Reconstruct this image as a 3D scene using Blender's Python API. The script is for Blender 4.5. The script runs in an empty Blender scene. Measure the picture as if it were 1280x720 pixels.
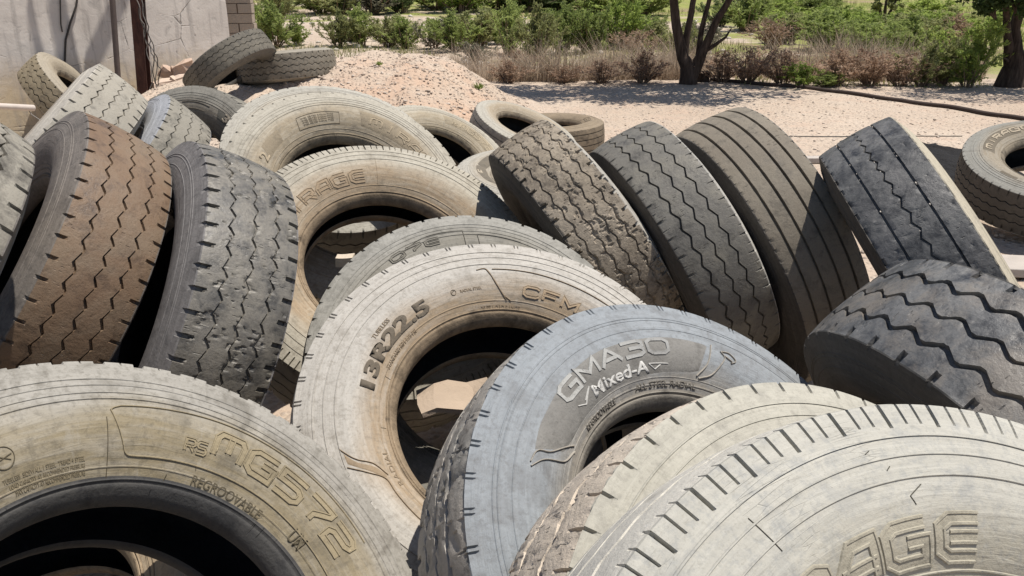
import bpy, bmesh, math, random
import numpy as np
from mathutils import Vector, Matrix, noise as mnoise

SC = bpy.context.scene
COL = SC.collection
R = math.radians
PI = math.pi

# ------------------------------------------------------------------ helpers
def new_mesh(name, V, Fq=None, Ft=None, polys=None, smooth=True, sharp=None):
    me = bpy.data.meshes.new(name)
    V = np.asarray(V, dtype=np.float32).reshape(-1, 3)
    if polys is not None:
        me.from_pydata(V.tolist(), [], polys)
    else:
        loops = []; tot = []
        if Fq is not None and len(Fq):
            Fq = np.asarray(Fq, np.int32).reshape(-1, 4); loops.append(Fq.ravel()); tot.append(np.full(len(Fq), 4, np.int32))
        if Ft is not None and len(Ft):
            Ft = np.asarray(Ft, np.int32).reshape(-1, 3); loops.append(Ft.ravel()); tot.append(np.full(len(Ft), 3, np.int32))
        loops = np.concatenate(loops); tot = np.concatenate(tot)
        me.vertices.add(len(V)); me.vertices.foreach_set('co', V.ravel())
        me.loops.add(len(loops)); me.loops.foreach_set('vertex_index', loops)
        me.polygons.add(len(tot))
        me.polygons.foreach_set('loop_start', np.concatenate([[0], np.cumsum(tot)[:-1]]).astype(np.int32))
        try: me.polygons.foreach_set('loop_total', tot)
        except Exception: pass
        me.update(calc_edges=True)
    me.validate(clean_customdata=False)
    if smooth:
        me.polygons.foreach_set('use_smooth', np.ones(len(me.polygons), bool))
        if sharp is not None: me.set_sharp_from_angle(angle=R(sharp))
    return me

def link(name, me, mat=None, parent=None, loc=None):
    o = bpy.data.objects.new(name, me); COL.objects.link(o)
    if mat is not None:
        if len(me.materials) == 0: me.materials.append(mat)
        o.material_slots[0].link = 'OBJECT'; o.material_slots[0].material = mat
    if parent is not None: o.parent = parent
    if loc is not None: o.location = loc
    return o

def tag(o, label=None, cat=None, group=None, kind=None):
    if label: o['label'] = label
    if cat: o['category'] = cat
    if group: o['group'] = group
    if kind: o['kind'] = kind
    return o

def empty(name, loc, label, cat, group=None):
    o = bpy.data.objects.new(name, None); COL.objects.link(o); o.location = loc
    o.empty_display_size = .1
    return tag(o, label, cat, group)

class MB:
    """collects shapes into one mesh"""
    def __init__(s): s.V = []; s.P = []
    def add(s, V, P):
        b = len(s.V); s.V += [tuple(v) for v in V]; s.P += [tuple(i + b for i in p) for p in P]
    def box(s, c, size, M=None):
        x, y, z = [k / 2 for k in size]
        V = [Vector((sx * x, sy * y, sz * z)) for sz in (-1, 1) for sy in (-1, 1) for sx in (-1, 1)]
        if M is not None: V = [M @ v for v in V]
        V = [v + Vector(c) for v in V]
        s.add(V, [(0, 2, 3, 1), (4, 5, 7, 6), (0, 1, 5, 4), (2, 6, 7, 3), (0, 4, 6, 2), (1, 3, 7, 5)])
    def tube(s, pts, rad, n=8, cap=True):
        pts = [Vector(p) for p in pts]
        if not isinstance(rad, (list, tuple)): rad = [rad] * len(pts)
        rings = []; prev = None
        for i, p in enumerate(pts):
            t = (pts[min(i + 1, len(pts) - 1)] - pts[max(i - 1, 0)]).normalized()
            if prev is None:
                u = t.orthogonal().normalized()
            else:
                u = (prev - t * prev.dot(t)).normalized()
            prev = u; v = t.cross(u)
            rings.append([p + rad[i] * (math.cos(a) * u + math.sin(a) * v) for a in [2 * PI * k / n for k in range(n)]])
        V = [q for r_ in rings for q in r_]; P = []
        for i in range(len(pts) - 1):
            for k in range(n):
                P.append((i * n + k, i * n + (k + 1) % n, (i + 1) * n + (k + 1) % n, (i + 1) * n + k))
        if cap:
            P.append(tuple(range(n))[::-1]); P.append(tuple((len(pts) - 1) * n + k for k in range(n)))
        s.add(V, P)
    def mesh(s, name, smooth=True, sharp=40): return new_mesh(name, s.V, polys=s.P, smooth=smooth, sharp=sharp)

# ------------------------------------------------------------------ camera model (also used to place things on the terrain)
F_PX = 1024.0; PITCH = R(21); CAMZ = 1.65
def ray(px, py):
    fw = Vector((0, math.cos(PITCH), -math.sin(PITCH))); up = Vector((0, math.sin(PITCH), math.cos(PITCH)))
    return (fw + Vector((1, 0, 0)) * ((px - 640) / F_PX) - up * ((py - 360) / F_PX)).normalized()
C0 = Vector((0, 0, CAMZ))

# ------------------------------------------------------------------ node helper
class NT:
    def __init__(s, name):
        s.m = bpy.data.materials.new(name); s.m.use_nodes = True
        s.t = s.m.node_tree; s.t.nodes.clear()
        s.out = s.n('ShaderNodeOutputMaterial')
        s.b = s.n('ShaderNodeBsdfPrincipled')
        s.l(s.b.outputs[0], s.out.inputs[0])
        s.b.inputs['Specular IOR Level'].default_value = .25
    def n(s, t, **k):
        x = s.t.nodes.new(t)
        for a, v in k.items(): setattr(x, a, v)
        return x
    def l(s, a, b): s.t.links.new(a, b)
    def coord(s, kind='Object'):
        return s.n('ShaderNodeTexCoord').outputs[kind]
    def noise(s, vec, scale, detail=4, rough=.55, dist=0):
        x = s.n('ShaderNodeTexNoise'); x.inputs['Scale'].default_value = scale; x.inputs['Detail'].default_value = detail
        x.inputs['Roughness'].default_value = rough; x.inputs['Distortion'].default_value = dist
        if vec is not None: s.l(vec, x.inputs['Vector'])
        return x.outputs['Fac']
    def voro(s, vec, scale, feature='F1', rnd=1):
        x = s.n('ShaderNodeTexVoronoi', feature=feature); x.inputs['Scale'].default_value = scale
        x.inputs['Randomness'].default_value = rnd
        s.l(vec, x.inputs['Vector']); return x
    def ramp(s, fac, stops):
        x = s.n('ShaderNodeValToRGB'); e = x.color_ramp.elements
        while len(e) < len(stops): e.new(.5)
        for i, (p, c) in enumerate(stops):
            e[i].position = p; e[i].color = (c[0], c[1], c[2], 1) if isinstance(c, (tuple, list)) else (c, c, c, 1)
        s.l(fac, x.inputs['Fac']); return x.outputs['Color']
    def mix(s, fac, a, b, mode='MIX'):
        x = s.n('ShaderNodeMix', data_type='RGBA', blend_type=mode)
        for i, v in ((0, fac), (6, a), (7, b)):
            if isinstance(v, (int, float)): x.inputs[i].default_value = v
            elif isinstance(v, (tuple, list)): x.inputs[i].default_value = (v[0], v[1], v[2], 1)
            else: s.l(v, x.inputs[i])
        return x.outputs[2]
    def math(s, op, a, b=None, clamp=False):
        x = s.n('ShaderNodeMath', operation=op, use_clamp=clamp)
        for i, v in ((0, a), (1, b)):
            if v is None: continue
            if isinstance(v, (int, float)): x.inputs[i].default_value = v
            else: s.l(v, x.inputs[i])
        return x.outputs[0]
    def comb(s, x, y, z):
        c = s.n('ShaderNodeCombineXYZ')
        for i, v in enumerate((x, y, z)):
            if isinstance(v, (int, float)): c.inputs[i].default_value = v
            else: s.l(v, c.inputs[i])
        return c.outputs[0]
    def sep(s, v):
        c = s.n('ShaderNodeSeparateXYZ'); s.l(v, c.inputs[0]); return c.outputs
    def mapping(s, vec, scale=(1, 1, 1), loc=(0, 0, 0)):
        c = s.n('ShaderNodeMapping'); s.l(vec, c.inputs[0]); c.inputs['Scale'].default_value = scale; c.inputs['Location'].default_value = loc
        return c.outputs[0]
    def bump(s, h, strength, dist, prev=None):
        b = s.n('ShaderNodeBump'); b.inputs['Strength'].default_value = strength; b.inputs['Distance'].default_value = dist
        s.l(h, b.inputs['Height'])
        if prev is not None: s.l(prev, b.inputs['Normal'])
        return b.outputs[0]
    def done(s, col, rough=.85, nrm=None):
        if isinstance(col, (tuple, list)): s.b.inputs['Base Color'].default_value = (*col[:3], 1)
        else: s.l(col, s.b.inputs['Base Color'])
        if isinstance(rough, (int, float)): s.b.inputs['Roughness'].default_value = rough
        else: s.l(rough, s.b.inputs['Roughness'])
        if nrm is not None: s.l(nrm, s.b.inputs['Normal'])
        return s.m

def plain(name, col, rough=.8, var=.25, scale=12, bump=.3, bd=.004):
    t = NT(name); c = t.coord(); f = t.noise(c, scale, 5)
    k = t.mix(f, tuple(v * (1 - var) for v in col), tuple(v * (1 + var) for v in col))
    return t.done(k, rough, t.bump(t.noise(c, scale * 6, 4), bump, bd))

# ------------------------------------------------------------------ rubber materials
def tread_mat(name, c1, c2, dark, wear=.45, seed=0., rough=.8, spec=.25, crk=.60, mud=None):
    t = NT(name); co = t.mapping(t.coord(), loc=(seed, seed * 1.7, seed * .6))
    a = t.noise(co, 3.2, 5, .6); b = t.noise(co, 17, 6, .65, .4); f = t.noise(co, 90, 5, .7)
    col = t.mix(t.ramp(a, [(.35, 0), (.65, 1)]), c1, c2)
    w = t.math('ADD', t.math('MULTIPLY', b, .75), t.math('MULTIPLY', f, .25))
    col = t.mix(t.ramp(w, [(wear - .09, 1), (wear + .09, 0)]), col, dark)
    if mud is not None:
        mm = t.math('ADD', t.math('MULTIPLY', t.noise(co, 5.5, 6, .65, .5), .8), t.math('MULTIPLY', f, .2))
        col = t.mix(t.math('MULTIPLY', t.ramp(mm, [(.47, 0), (.60, 1)]), .75), col, mud)
    sp_ = t.math('MULTIPLY', t.ramp(t.noise(co, 240, 3, .6), [(.56, 0), (.66, 1)]), .35)
    col = t.mix(sp_, col, tuple(v * .55 for v in c1))
    # scuffs: short pale scratches
    sv = t.voro(t.mapping(co, (1, 1, 1)), 55)
    sc = t.math('MULTIPLY', t.ramp(sv.outputs['Distance'], [(.03, 1), (.16, 0)]), t.ramp(b, [(.5, 0), (.62, 1)]))
    col = t.mix(t.math('MULTIPLY', sc, .55), col, tuple(min(.6, v * 1.7) for v in c2))
    # cuts
    tx, ty, tz = t.sep(t.coord()); ang = t.math('MULTIPLY', t.math('ARCTAN2', ty, tx), .54)
    ck = t.voro(t.comb(t.math('MULTIPLY', ang, 130), t.math('ADD', t.math('MULTIPLY', tz, 34), t.math('MULTIPLY', b, 2.5)), seed), 1.0)
    cm = t.math('MULTIPLY', t.ramp(ck.outputs['Distance'], [(.10, 1), (.24, 0)]), t.ramp(t.noise(co, 11, 4), [(crk, 0), (crk + .06, 1)]))
    col = t.mix(t.math('MULTIPLY', cm, .5), col, tuple(v * .5 for v in dark))
    h = t.math('SUBTRACT', t.math('ADD', t.math('MULTIPLY', f, .5), t.math('MULTIPLY', b, .9)), t.math('MULTIPLY', cm, .8))
    n = t.bump(h, .8 if crk < .5 else .65, .007 if crk < .5 else .005)
    t.b.inputs['Specular IOR Level'].default_value = spec
    rr = t.ramp(b, [(.3, rough - .15), (.7, min(1, rough + .12))])
    return t.done(col, rr, n)

def side_mat(name, outer, inner, grime, split=.415, soft=.03, wear=.40, seed=0., streak=.35, rough=.8):
    """dusty sidewall: one dust colour near the shoulder, another near the bead, grime patches, circular scuffs"""
    t = NT(name); ob = t.coord(); x, y, z = t.sep(ob)
    r = t.math('SQRT', t.math('ADD', t.math('MULTIPLY', x, x), t.math('MULTIPLY', y, y)))
    co = t.mapping(ob, loc=(seed, seed * 1.3, seed * .7))
    a = t.noise(co, 4.5, 5, .6); b = t.noise(co, 14, 6, .62, .6); f = t.noise(co, 80, 5, .7)
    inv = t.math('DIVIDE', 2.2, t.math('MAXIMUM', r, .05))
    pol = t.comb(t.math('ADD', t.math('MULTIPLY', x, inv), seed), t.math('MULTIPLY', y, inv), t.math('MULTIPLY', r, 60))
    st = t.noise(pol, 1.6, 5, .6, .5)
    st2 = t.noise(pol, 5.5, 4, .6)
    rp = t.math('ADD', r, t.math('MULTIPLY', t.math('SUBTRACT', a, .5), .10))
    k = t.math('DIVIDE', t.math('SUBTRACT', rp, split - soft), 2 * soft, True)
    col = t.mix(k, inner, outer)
    col = t.mix(t.math('MULTIPLY', t.ramp(st, [(.42, 0), (.72, 1)]), streak), col, tuple(min(.62, v * 1.45 + .03) for v in outer))
    col = t.mix(t.math('MULTIPLY', t.ramp(st2, [(.30, 1), (.38, 0)]), streak * 1.1), col, tuple(v * .55 for v in outer))
    g = t.math('ADD', t.math('MULTIPLY', b, .7), t.math('MULTIPLY', a, .3))
    col = t.mix(t.math('MULTIPLY', t.ramp(g, [(wear - .07, 1), (wear + .08, 0)]), .55), col, grime)
    col = t.mix(t.math('MULTIPLY', t.ramp(f, [(.36, 1), (.5, 0)]), .35), col, grime)
    # water runs and rubbed streaks going out from the bead
    ang = t.math('MULTIPLY', t.math('ARCTAN2', y, x), 9.0)
    run = t.noise(t.comb(t.math('ADD', ang, t.math('MULTIPLY', b, .6)), t.math('MULTIPLY', r, 7), seed), 2.2, 5, .65)
    col = t.mix(t.math('MULTIPLY', t.ramp(run, [(.56, 0), (.70, 1)]), .35), col, grime)
    col = t.mix(t.math('MULTIPLY', t.ramp(run, [(.28, 1), (.40, 0)]), .30), col, tuple(min(.6, v * 1.3) for v in outer))
    sp_ = t.math('MULTIPLY', t.ramp(t.noise(co, 210, 3, .6), [(.57, 0), (.66, 1)]), .2)
    col = t.mix(sp_, col, tuple(v * .5 for v in inner))
    h = t.math('ADD', t.math('MULTIPLY', f, .4), t.math('ADD', t.math('MULTIPLY', st, .6), t.math('MULTIPLY', b, .5)))
    # age cracks running round the wall
    ck = t.voro(t.mapping(pol, (.5, .5, .35)), 5, 'DISTANCE_TO_EDGE')
    cm = t.math('MULTIPLY', t.ramp(ck.outputs['Distance'], [(0, 1), (.02, 0)]), t.ramp(t.noise(co, 6, 3), [(.60, 0), (.68, 1)]))
    h = t.math('SUBTRACT', h, t.math('MULTIPLY', cm, .28))
    n = t.bump(h, .7, .004)
    return t.done(col, t.ramp(b, [(.3, rough - .12), (.7, min(1, rough + .12))]), n)

LINER = tread_mat('inner_rubber', (.03, .03, .032), (.05, .047, .043), (.018, .018, .02), .4, 3.1, .6)
# ------------------------------------------------------------------ tyre geometry (13R22.5 truck tyre, metres)
PROF = [(.497, .1405), (.49, .1430), (.48, .1462), (.47, .149), (.455, .1530), (.44, .156), (.425, .1575), (.41, .158), (.395, .1565),
        (.38, .153), (.365, .1475), (.35, .140), (.335, .1312), (.325, .1250), (.318, .120)]
_pr = np.array(sorted(PROF + [(.312, .1165), (.306, .1135), (.53, .1265), (.52, .131)]))
def zside(r): return np.interp(r, _pr[:, 0], _pr[:, 1])
def hashn(i, j, k, seed):
    h = (i * 374761393 + j * 668265263 + k * 1274126177 + seed * 974711) & 0x7fffffff
    h = ((h ^ (h >> 13)) * 1274126177) & 0x7fffffff
    return ((h ^ (h >> 16)) & 0xffff) / 65535.0
def vnoise(x, y, px, seed):
    """2-D value noise, periodic in x with integer period px"""
    xi = np.floor(x).astype(np.int64); yi = np.floor(y).astype(np.int64); fx = x - xi; fy = y - yi
    fx = fx * fx * (3 - 2 * fx); fy = fy * fy * (3 - 2 * fy)
    a = hashn(xi % px, yi, 0, seed); b = hashn((xi + 1) % px, yi, 0, seed)
    c = hashn(xi % px, yi + 1, 0, seed); d = hashn((xi + 1) % px, yi + 1, 0, seed)
    return (a * (1 - fx) + b * fx) * (1 - fy) + (c * (1 - fx) + d * fx) * fy

def zig(f, mode):
    f = f % 1.0
    if mode == 'tri': return np.where(f < .5, 4 * f - 1, 3 - 4 * f)
    if mode == 'stair': return np.where(f < .38, -1 + 2 * f / .38, 1 - 2 * (f - .38) / .62)
    if mode == 'trap': return np.interp(f, [0, .15, .5, .65, 1], [-1, -1, 1, 1, -1])
    return np.zeros_like(f)

def build_tread(p, seed):
    N = p.get('N', 52); k = p.get('k', 4); rng = np.random.RandomState(seed)
    eps = .012
    rows = set(np.linspace(0, 1, p.get('rows', 9))[:-1].round(4))
    kink = {'tri': (0, .5), 'stair': (0, .38), 'trap': (0, .15, .5, .65)}.get(p.get('mode', 'none'), ())
    rows |= set(kink)
    for (f0, f1, *_) in p.get('notch', []):
        for e in (f0 - eps, f0 + eps, (f0 + f1) / 2, f1 - eps, f1 + eps): rows.add(round(e % 1.0, 4))
    rows = np.array(sorted(rows)); keep = [rows[0]]
    for v in rows[1:]:
        if v - keep[-1] > .006: keep.append(v)
    rows = np.array(keep); nr = len(rows)
    f = np.tile(rows, N); pitch = np.repeat(np.arange(N), nr)
    jit = rng.uniform(-.0, .0, N)
    th = (pitch + f + jit[pitch]) / N * 2 * PI
    nrow = len(th)
    zs = []; dep = []; GC = []
    def crown(z): return .540 - .0095 * (np.abs(z) / .125) ** 2.2
    edge = .125
    prev = np.full(nrow, -edge)
    def rib(a, b, kk):
        for i in range(1, kk):
            zs.append(a + (b - a) * i / kk); dep.append(np.zeros(nrow))
    zs.append(prev); dep.append(np.zeros(nrow))
    for gi, g in enumerate(p['grooves']):
        z0, w, d, amp = g[:4]; mode = g[4] if len(g) > 4 else p.get('mode', 'none'); ph = g[5] if len(g) > 5 else 0
        zz = zig(f + ph, mode)
        zc = z0 + amp * zz; GC.append(zc)
        ww = np.full(nrow, w)
        if mode == 'stair':
            on = ((f + ph) % 1.0 < .38)
            ww = np.where(on, w, w * p.get('thin', .4))
        ww = ww * (1 + .25 * (vnoise(th / (2 * PI) * 120, np.full(nrow, gi * 7.3), 120, seed) - .5))
        cols = [(zc - ww / 2, 0), (zc - ww * .36, d), (zc + ww * .36, d), (zc + ww / 2, 0)]
        rib(prev, cols[0][0], k)
        for z_, d_ in cols: zs.append(z_); dep.append(np.full(nrow, d_))
        prev = cols[3][0]
    last = np.full(nrow, edge)
    rib(prev, last, k); zs.append(last); dep.append(np.zeros(nrow))
    Z = np.stack(zs, 1); Dp = np.stack(dep, 1)
    # wear, chunking
    X = th[:, None] / (2 * PI)
    n1 = vnoise(X * 60 + 0 * Z, Z * 22 + 3.3, 60, seed + 1); n2 = vnoise(X * 190 + 0 * Z, Z * 62 + 9.1, 190, seed + 2)
    n3 = vnoise(X * 420 + 0 * Z, Z * 130 + 5.7, 420, seed + 3)
    rr = crown(Z) - Dp - .0012 * n1 - .0006 * n2
    ch = p.get('chunk', 0)
    if ch:
        gd = np.full(Z.shape, 1.0)
        for zc_ in GC: gd = np.minimum(gd, np.abs(Z - zc_[:, None]))
        gd = np.minimum(gd, np.abs(np.abs(Z) - edge) + .004)
        prox = np.exp(-(gd / p.get('prox', .009)) ** 2)
        m = .30 * n1 + .38 * n2 + .32 * n3 - .16 * (1 - prox)
        cut = np.clip((m - p.get('cthr', .56)) / .02, 0, 1)
        rr -= np.where(Dp > 0, 0, cut * ch * (.55 + .9 * n3))
        rr += np.where(Dp > 0, ch * .35 * n2, 0)
        Z = Z + (n3 - .5) * .0035 * ch / .006 * (np.abs(Z) < .124)
    # flanks
    FL = [(.5285, .1285), (.523, .1308), (.517, .1332), (.511, .1354), (.505, .1378), (.501, .139), (.497, .1405)]
    Lz = np.stack([np.full(nrow, -z) for r_, z in FL[::-1]], 1); Lr = np.stack([np.full(nrow, r_) for r_, z in FL[::-1]], 1)
    Rz = np.stack([np.full(nrow, z) for r_, z in FL], 1); Rr = np.stack([np.full(nrow, r_) for r_, z in FL], 1)
    fl = np.concatenate([np.ones(Lz.shape[1], bool), np.zeros(Z.shape[1], bool), np.ones(Rz.shape[1], bool)])
    Z = np.concatenate([Lz, Z, Rz], 1); rr = np.concatenate([Lr, rr, Rr], 1)
    for (f0, f1, d, zin, rout, side) in p.get('notch', []):
        def infr(v): return (f >= (f0 % 1.0)) & (f <= (f1 % 1.0)) if f0 >= 0 else ((f >= f0 % 1.0) | (f <= f1))
        m = infr(f)[:, None]
        sd = (np.sign(Z) == side) if side else np.ones_like(Z, bool)
        dj = d * (1 + .5 * (hashn(pitch, 5, 1, seed + 11)[:, None] - .5))
        mc = m & sd & (~fl)[None] & (np.abs(Z) >= zin)
        rr = np.where(mc & (rr > crown(Z) - d * .95), rr - dj, rr)
        mf = m & sd & fl[None] & (rr > rout) & (zin < .3)
        tp = np.ones_like(rr) if zin > .123 else np.clip((rr - rout) / .012, .25, 1)
        kz = 1.0 if zin > .123 else .8; kr = .25 if zin > .123 else .55
        rr2 = np.where(mf, rr - dj * kr * tp, rr); Z = np.where(mf, Z - np.sign(Z) * dj * kz * tp, Z); rr = rr2
    nc = Z.shape[1]
    V = np.stack([rr * np.cos(th)[:, None], rr * np.sin(th)[:, None], Z], -1).reshape(-1, 3)
    i = np.arange(nrow)[:, None]; j = np.arange(nc - 1)[None]
    a = i * nc + j; b = ((i + 1) % nrow) * nc + j
    Fq = np.stack([a, b, b + 1, a + 1], -1).reshape(-1, 4)
    me = new_mesh('tread', V, Fq, sharp=32)
    nf = Lz.shape[1]; cj = np.tile(np.arange(nc - 1), nrow)
    if len(me.polygons) == len(cj): me.polygons.foreach_set('material_index', ((cj < nf) | (cj >= nc - 1 - nf)).astype(np.int32))
    return me

def lathe(prof, n, name, sharp=30, wob=0, seed=0):
    prof = np.array(prof); th = np.linspace(0, 2 * PI, n, endpoint=False); nc = len(prof)
    r = np.repeat(prof[None, :, 0], n, 0).copy(); z = np.repeat(prof[None, :, 1], n, 0).copy()
    if wob:
        q = vnoise(np.repeat(th[:, None] / (2 * PI) * 14, nc, 1), r * 18, 14, seed) - .5
        env = np.clip((r - .325) / .03, 0, 1) * np.clip((.49 - r) / .02, 0, 1)
        z = z + np.sign(z) * q * wob * env
    V = np.stack([r * np.cos(th)[:, None], r * np.sin(th)[:, None], z], -1).reshape(-1, 3)
    i = np.arange(n)[:, None]; j = np.arange(nc - 1)[None]
    a = i * nc + j; b = ((i + 1) % n) * nc + j
    return new_mesh(name, V, np.stack([a, b, b + 1, a + 1], -1).reshape(-1, 4), sharp=sharp)

def side_profile(s, rings):
    rs = list(np.linspace(.497, .318, 60)); bumps = []
    for (rc, w, h) in rings:
        rs += [rc - w, rc - w * .35, rc + w * .35, rc + w]; bumps.append((rc, w, h))
    rs = sorted(set(round(float(v), 5) for v in rs), reverse=True); out = []
    for r_ in rs:
        z = float(zside(r_))
        for rc, w, h in bumps:
            if abs(r_ - rc) <= w * .36: z += h
        out.append((r_, s * z))
    return out if s < 0 else out[::-1]
RINGS = {'a': [(.484, .002, .0018), (.470, .002, .0016), (.453, .0018, .0016), (.440, .0022, .0022), (.330, .002, .0014)],
         'b': [(.486, .003, .0020), (.462, .002, .0018), (.436, .0016, .0020), (.333, .002, .0014)],
         'c': [(.482, .002, .0014), (.474, .0015, .0012), (.448, .0015, .0012), (.328, .0025, .0016), (.340, .0015, .001)]}
SIDE = {}
for kk, rg in RINGS.items():
    for s in (1, -1): SIDE[kk, s] = lathe(side_profile(s, rg), 288, 'sidewall', 22, .0005, 5 + s)
def bead_prof(s):
    p = [(.318, .120), (.3150, .1188), (.3140, .1205), (.3115, .1205), (.3105, .1172), (.308, .1150), (.3065, .1162), (.3040, .1155), (.3010, .112), (.2950, .1045), (.2905, .097), (.288, .088), (.2868, .078), (.2875, .071), (.291, .066)]
    p = [(r_, s * z) for r_, z in p]
    return p if s < 0 else p[::-1]
BEAD = {s: lathe(bead_prof(s), 288, 'bead', 40) for s in (1, -1)}
_in = [(.291, .066), (.305, .083), (.33, .104), (.37, .130), (.41, .141), (.45, .139), (.48, .130), (.50, .115), (.512, .09), (.518, .05), (.519, 0)]
LINERM = lathe([(r_, z) for r_, z in _in] + [(r_, -z) for r_, z in _in[::-1][1:]], 160, 'inner_liner', 60)
# far wall pushed in (tyre squashed by its neighbour)
def sqz(r_): return .075 * min(1, max(0, (.46 - r_) / .15)) ** 1.3
SIDE['sq', -1] = lathe([(r_, z + sqz(r_)) for r_, z in side_profile(-1, RINGS['a'])], 288, 'sidewall', 22)
BEADSQ = lathe([(r_, z + sqz(r_)) for r_, z in bead_prof(-1)], 288, 'bead', 40)
LINERSQ = lathe([(r_, z) for r_, z in _in] + [(r_, -z + sqz(r_)) for r_, z in _in[::-1][1:]], 160, 'inner_liner', 60)

# ---- marks on the sidewall: everything is mapped (arc length, height) -> wall surface
def wallpt(r_, phi, h):
    r_ = min(max(r_, .30), .497)
    z = float(zside(r_)); dz = float(zside(r_ + .002) - zside(r_ - .002)) / .004
    nl = math.sqrt(1 + dz * dz)
    rr = r_ - h * dz / nl
    return Vector((rr * math.cos(phi), rr * math.sin(phi), z + h / nl))
_fontcache = {}
def text_mesh2d(s, bold):
    key = (s, bold)
    if key in _fontcache: return _fontcache[key].copy()
    cu = bpy.data.curves.new('txt', 'FONT'); cu.body = s; cu.size = 1.0; cu.align_x = 'LEFT'; cu.offset = bold; cu.resolution_u = 4
    ob = bpy.data.objects.new('txt', cu); COL.objects.link(ob)
    dg = bpy.context.evaluated_depsgraph_get(); dg.update()
    me = bpy.data.meshes.new_from_object(ob.evaluated_get(dg))
    bm = bmesh.new(); bm.from_mesh(me); bpy.data.meshes.remove(me)
    bpy.data.objects.remove(ob); bpy.data.curves.remove(cu)
    bmesh.ops.remove_doubles(bm, verts=bm.verts, dist=1e-5)
    _fontcache[key] = bm.copy()
    return bm
def text_part(root, s, r_mid, phi_l, phi_r, height, mat, style='raised', bold=.02, h=.0016, name='lettering'):
    """s reads clockwise from phi_l to phi_r (degrees) with its middle at r_mid"""
    bm = text_mesh2d(s, bold)
    xs = [v.co.x for v in bm.verts]; ys = [v.co.y for v in bm.verts]
    x0, x1, y0, y1 = min(xs), max(xs), min(ys), max(ys)
    W = R(phi_l - phi_r); H = height
    # cut into pieces small enough to bend
    nx = max(2, int(W / R(1.6))); ny = 3
    for i in range(1, nx):
        bmesh.ops.bisect_plane(bm, geom=bm.verts[:] + bm.edges[:] + bm.faces[:], plane_co=(x0 + (x1 - x0) * i / nx, 0, 0), plane_no=(1, 0, 0))
    for i in range(1, ny):
        bmesh.ops.bisect_plane(bm, geom=bm.verts[:] + bm.edges[:] + bm.faces[:], plane_co=(0, y0 + (y1 - y0) * i / ny, 0), plane_no=(0, 1, 0))
    bmesh.ops.triangulate(bm, faces=bm.faces[:]) if style == 'raised' else None
    def mp(x, y, hh):
        return wallpt(r_mid + ((y - y0) / (y1 - y0) - .5) * H, R(phi_l) - (x - x0) / (x1 - x0) * W, hh)
    if style == 'raised':
        top = bm.faces[:]
        ex = bmesh.ops.extrude_face_region(bm, geom=top)
        nv = set(g for g in ex['geom'] if isinstance(g, bmesh.types.BMVert))
        for v in bm.verts: v.co = mp(v.co.x, v.co.y, h if v in nv else -.001)
        me = bpy.data.meshes.new(name); bmesh.ops.recalc_face_normals(bm, faces=bm.faces); bm.to_mesh(me); bm.free()
    else:
        V = []; P = []; w = .0022
        sx = (x1 - x0) / (W * r_mid); sy = (y1 - y0) / H
        for e in bm.edges:
            if len(e.link_faces) != 1: continue
            a, b = e.verts[0].co, e.verts[1].co
            if (a - b).length < 1e-6: continue
            t = Vector(((b.x - a.x) / sx, (b.y - a.y) / sy, 0))
            if t.length < 1e-6: continue
            t.normalize(); nn = Vector((-t.y * sx, t.x * sy, 0)) * w / 2
            i0 = len(V)
            for q in (a, b):
                V += [mp(q.x - nn.x, q.y - nn.y, -.0006), mp(q.x - nn.x * .3, q.y - nn.y * .3, h), mp(q.x + nn.x * .3, q.y + nn.y * .3, h), mp(q.x + nn.x, q.y + nn.y, -.0006)]
            for k in range(3): P.append((i0 + k, i0 + k + 1, i0 + 5 + k, i0 + 4 + k))
        bm.free(); me = new_mesh(name, V, polys=P, smooth=False)
    return link(name, me, mat, root)
def smooth_path(pts, n=10):
    """Catmull-Rom through (r, phi) points"""
    if len(pts) < 3: 
        return [tuple(np.array(pts[0]) + (np.array(pts[1]) - np.array(pts[0])) * i / (n * 2)) for i in range(n * 2 + 1)]
    p = [np.array(q, float) for q in pts]; p = [2 * p[0] - p[1]] + p + [2 * p[-1] - p[-2]]; out = []
    for i in range(1, len(p) - 2):
        for k in range(n):
            t = k / n
            out.append(.5 * (2 * p[i] + (p[i + 1] - p[i - 1]) * t + (2 * p[i - 1] - 5 * p[i] + 4 * p[i + 1] - p[i + 2]) * t * t + (3 * p[i] - p[i - 1] - 3 * p[i + 1] + p[i + 2]) * t ** 3))
    out.append(p[-2]); return [tuple(q) for q in out]
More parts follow.
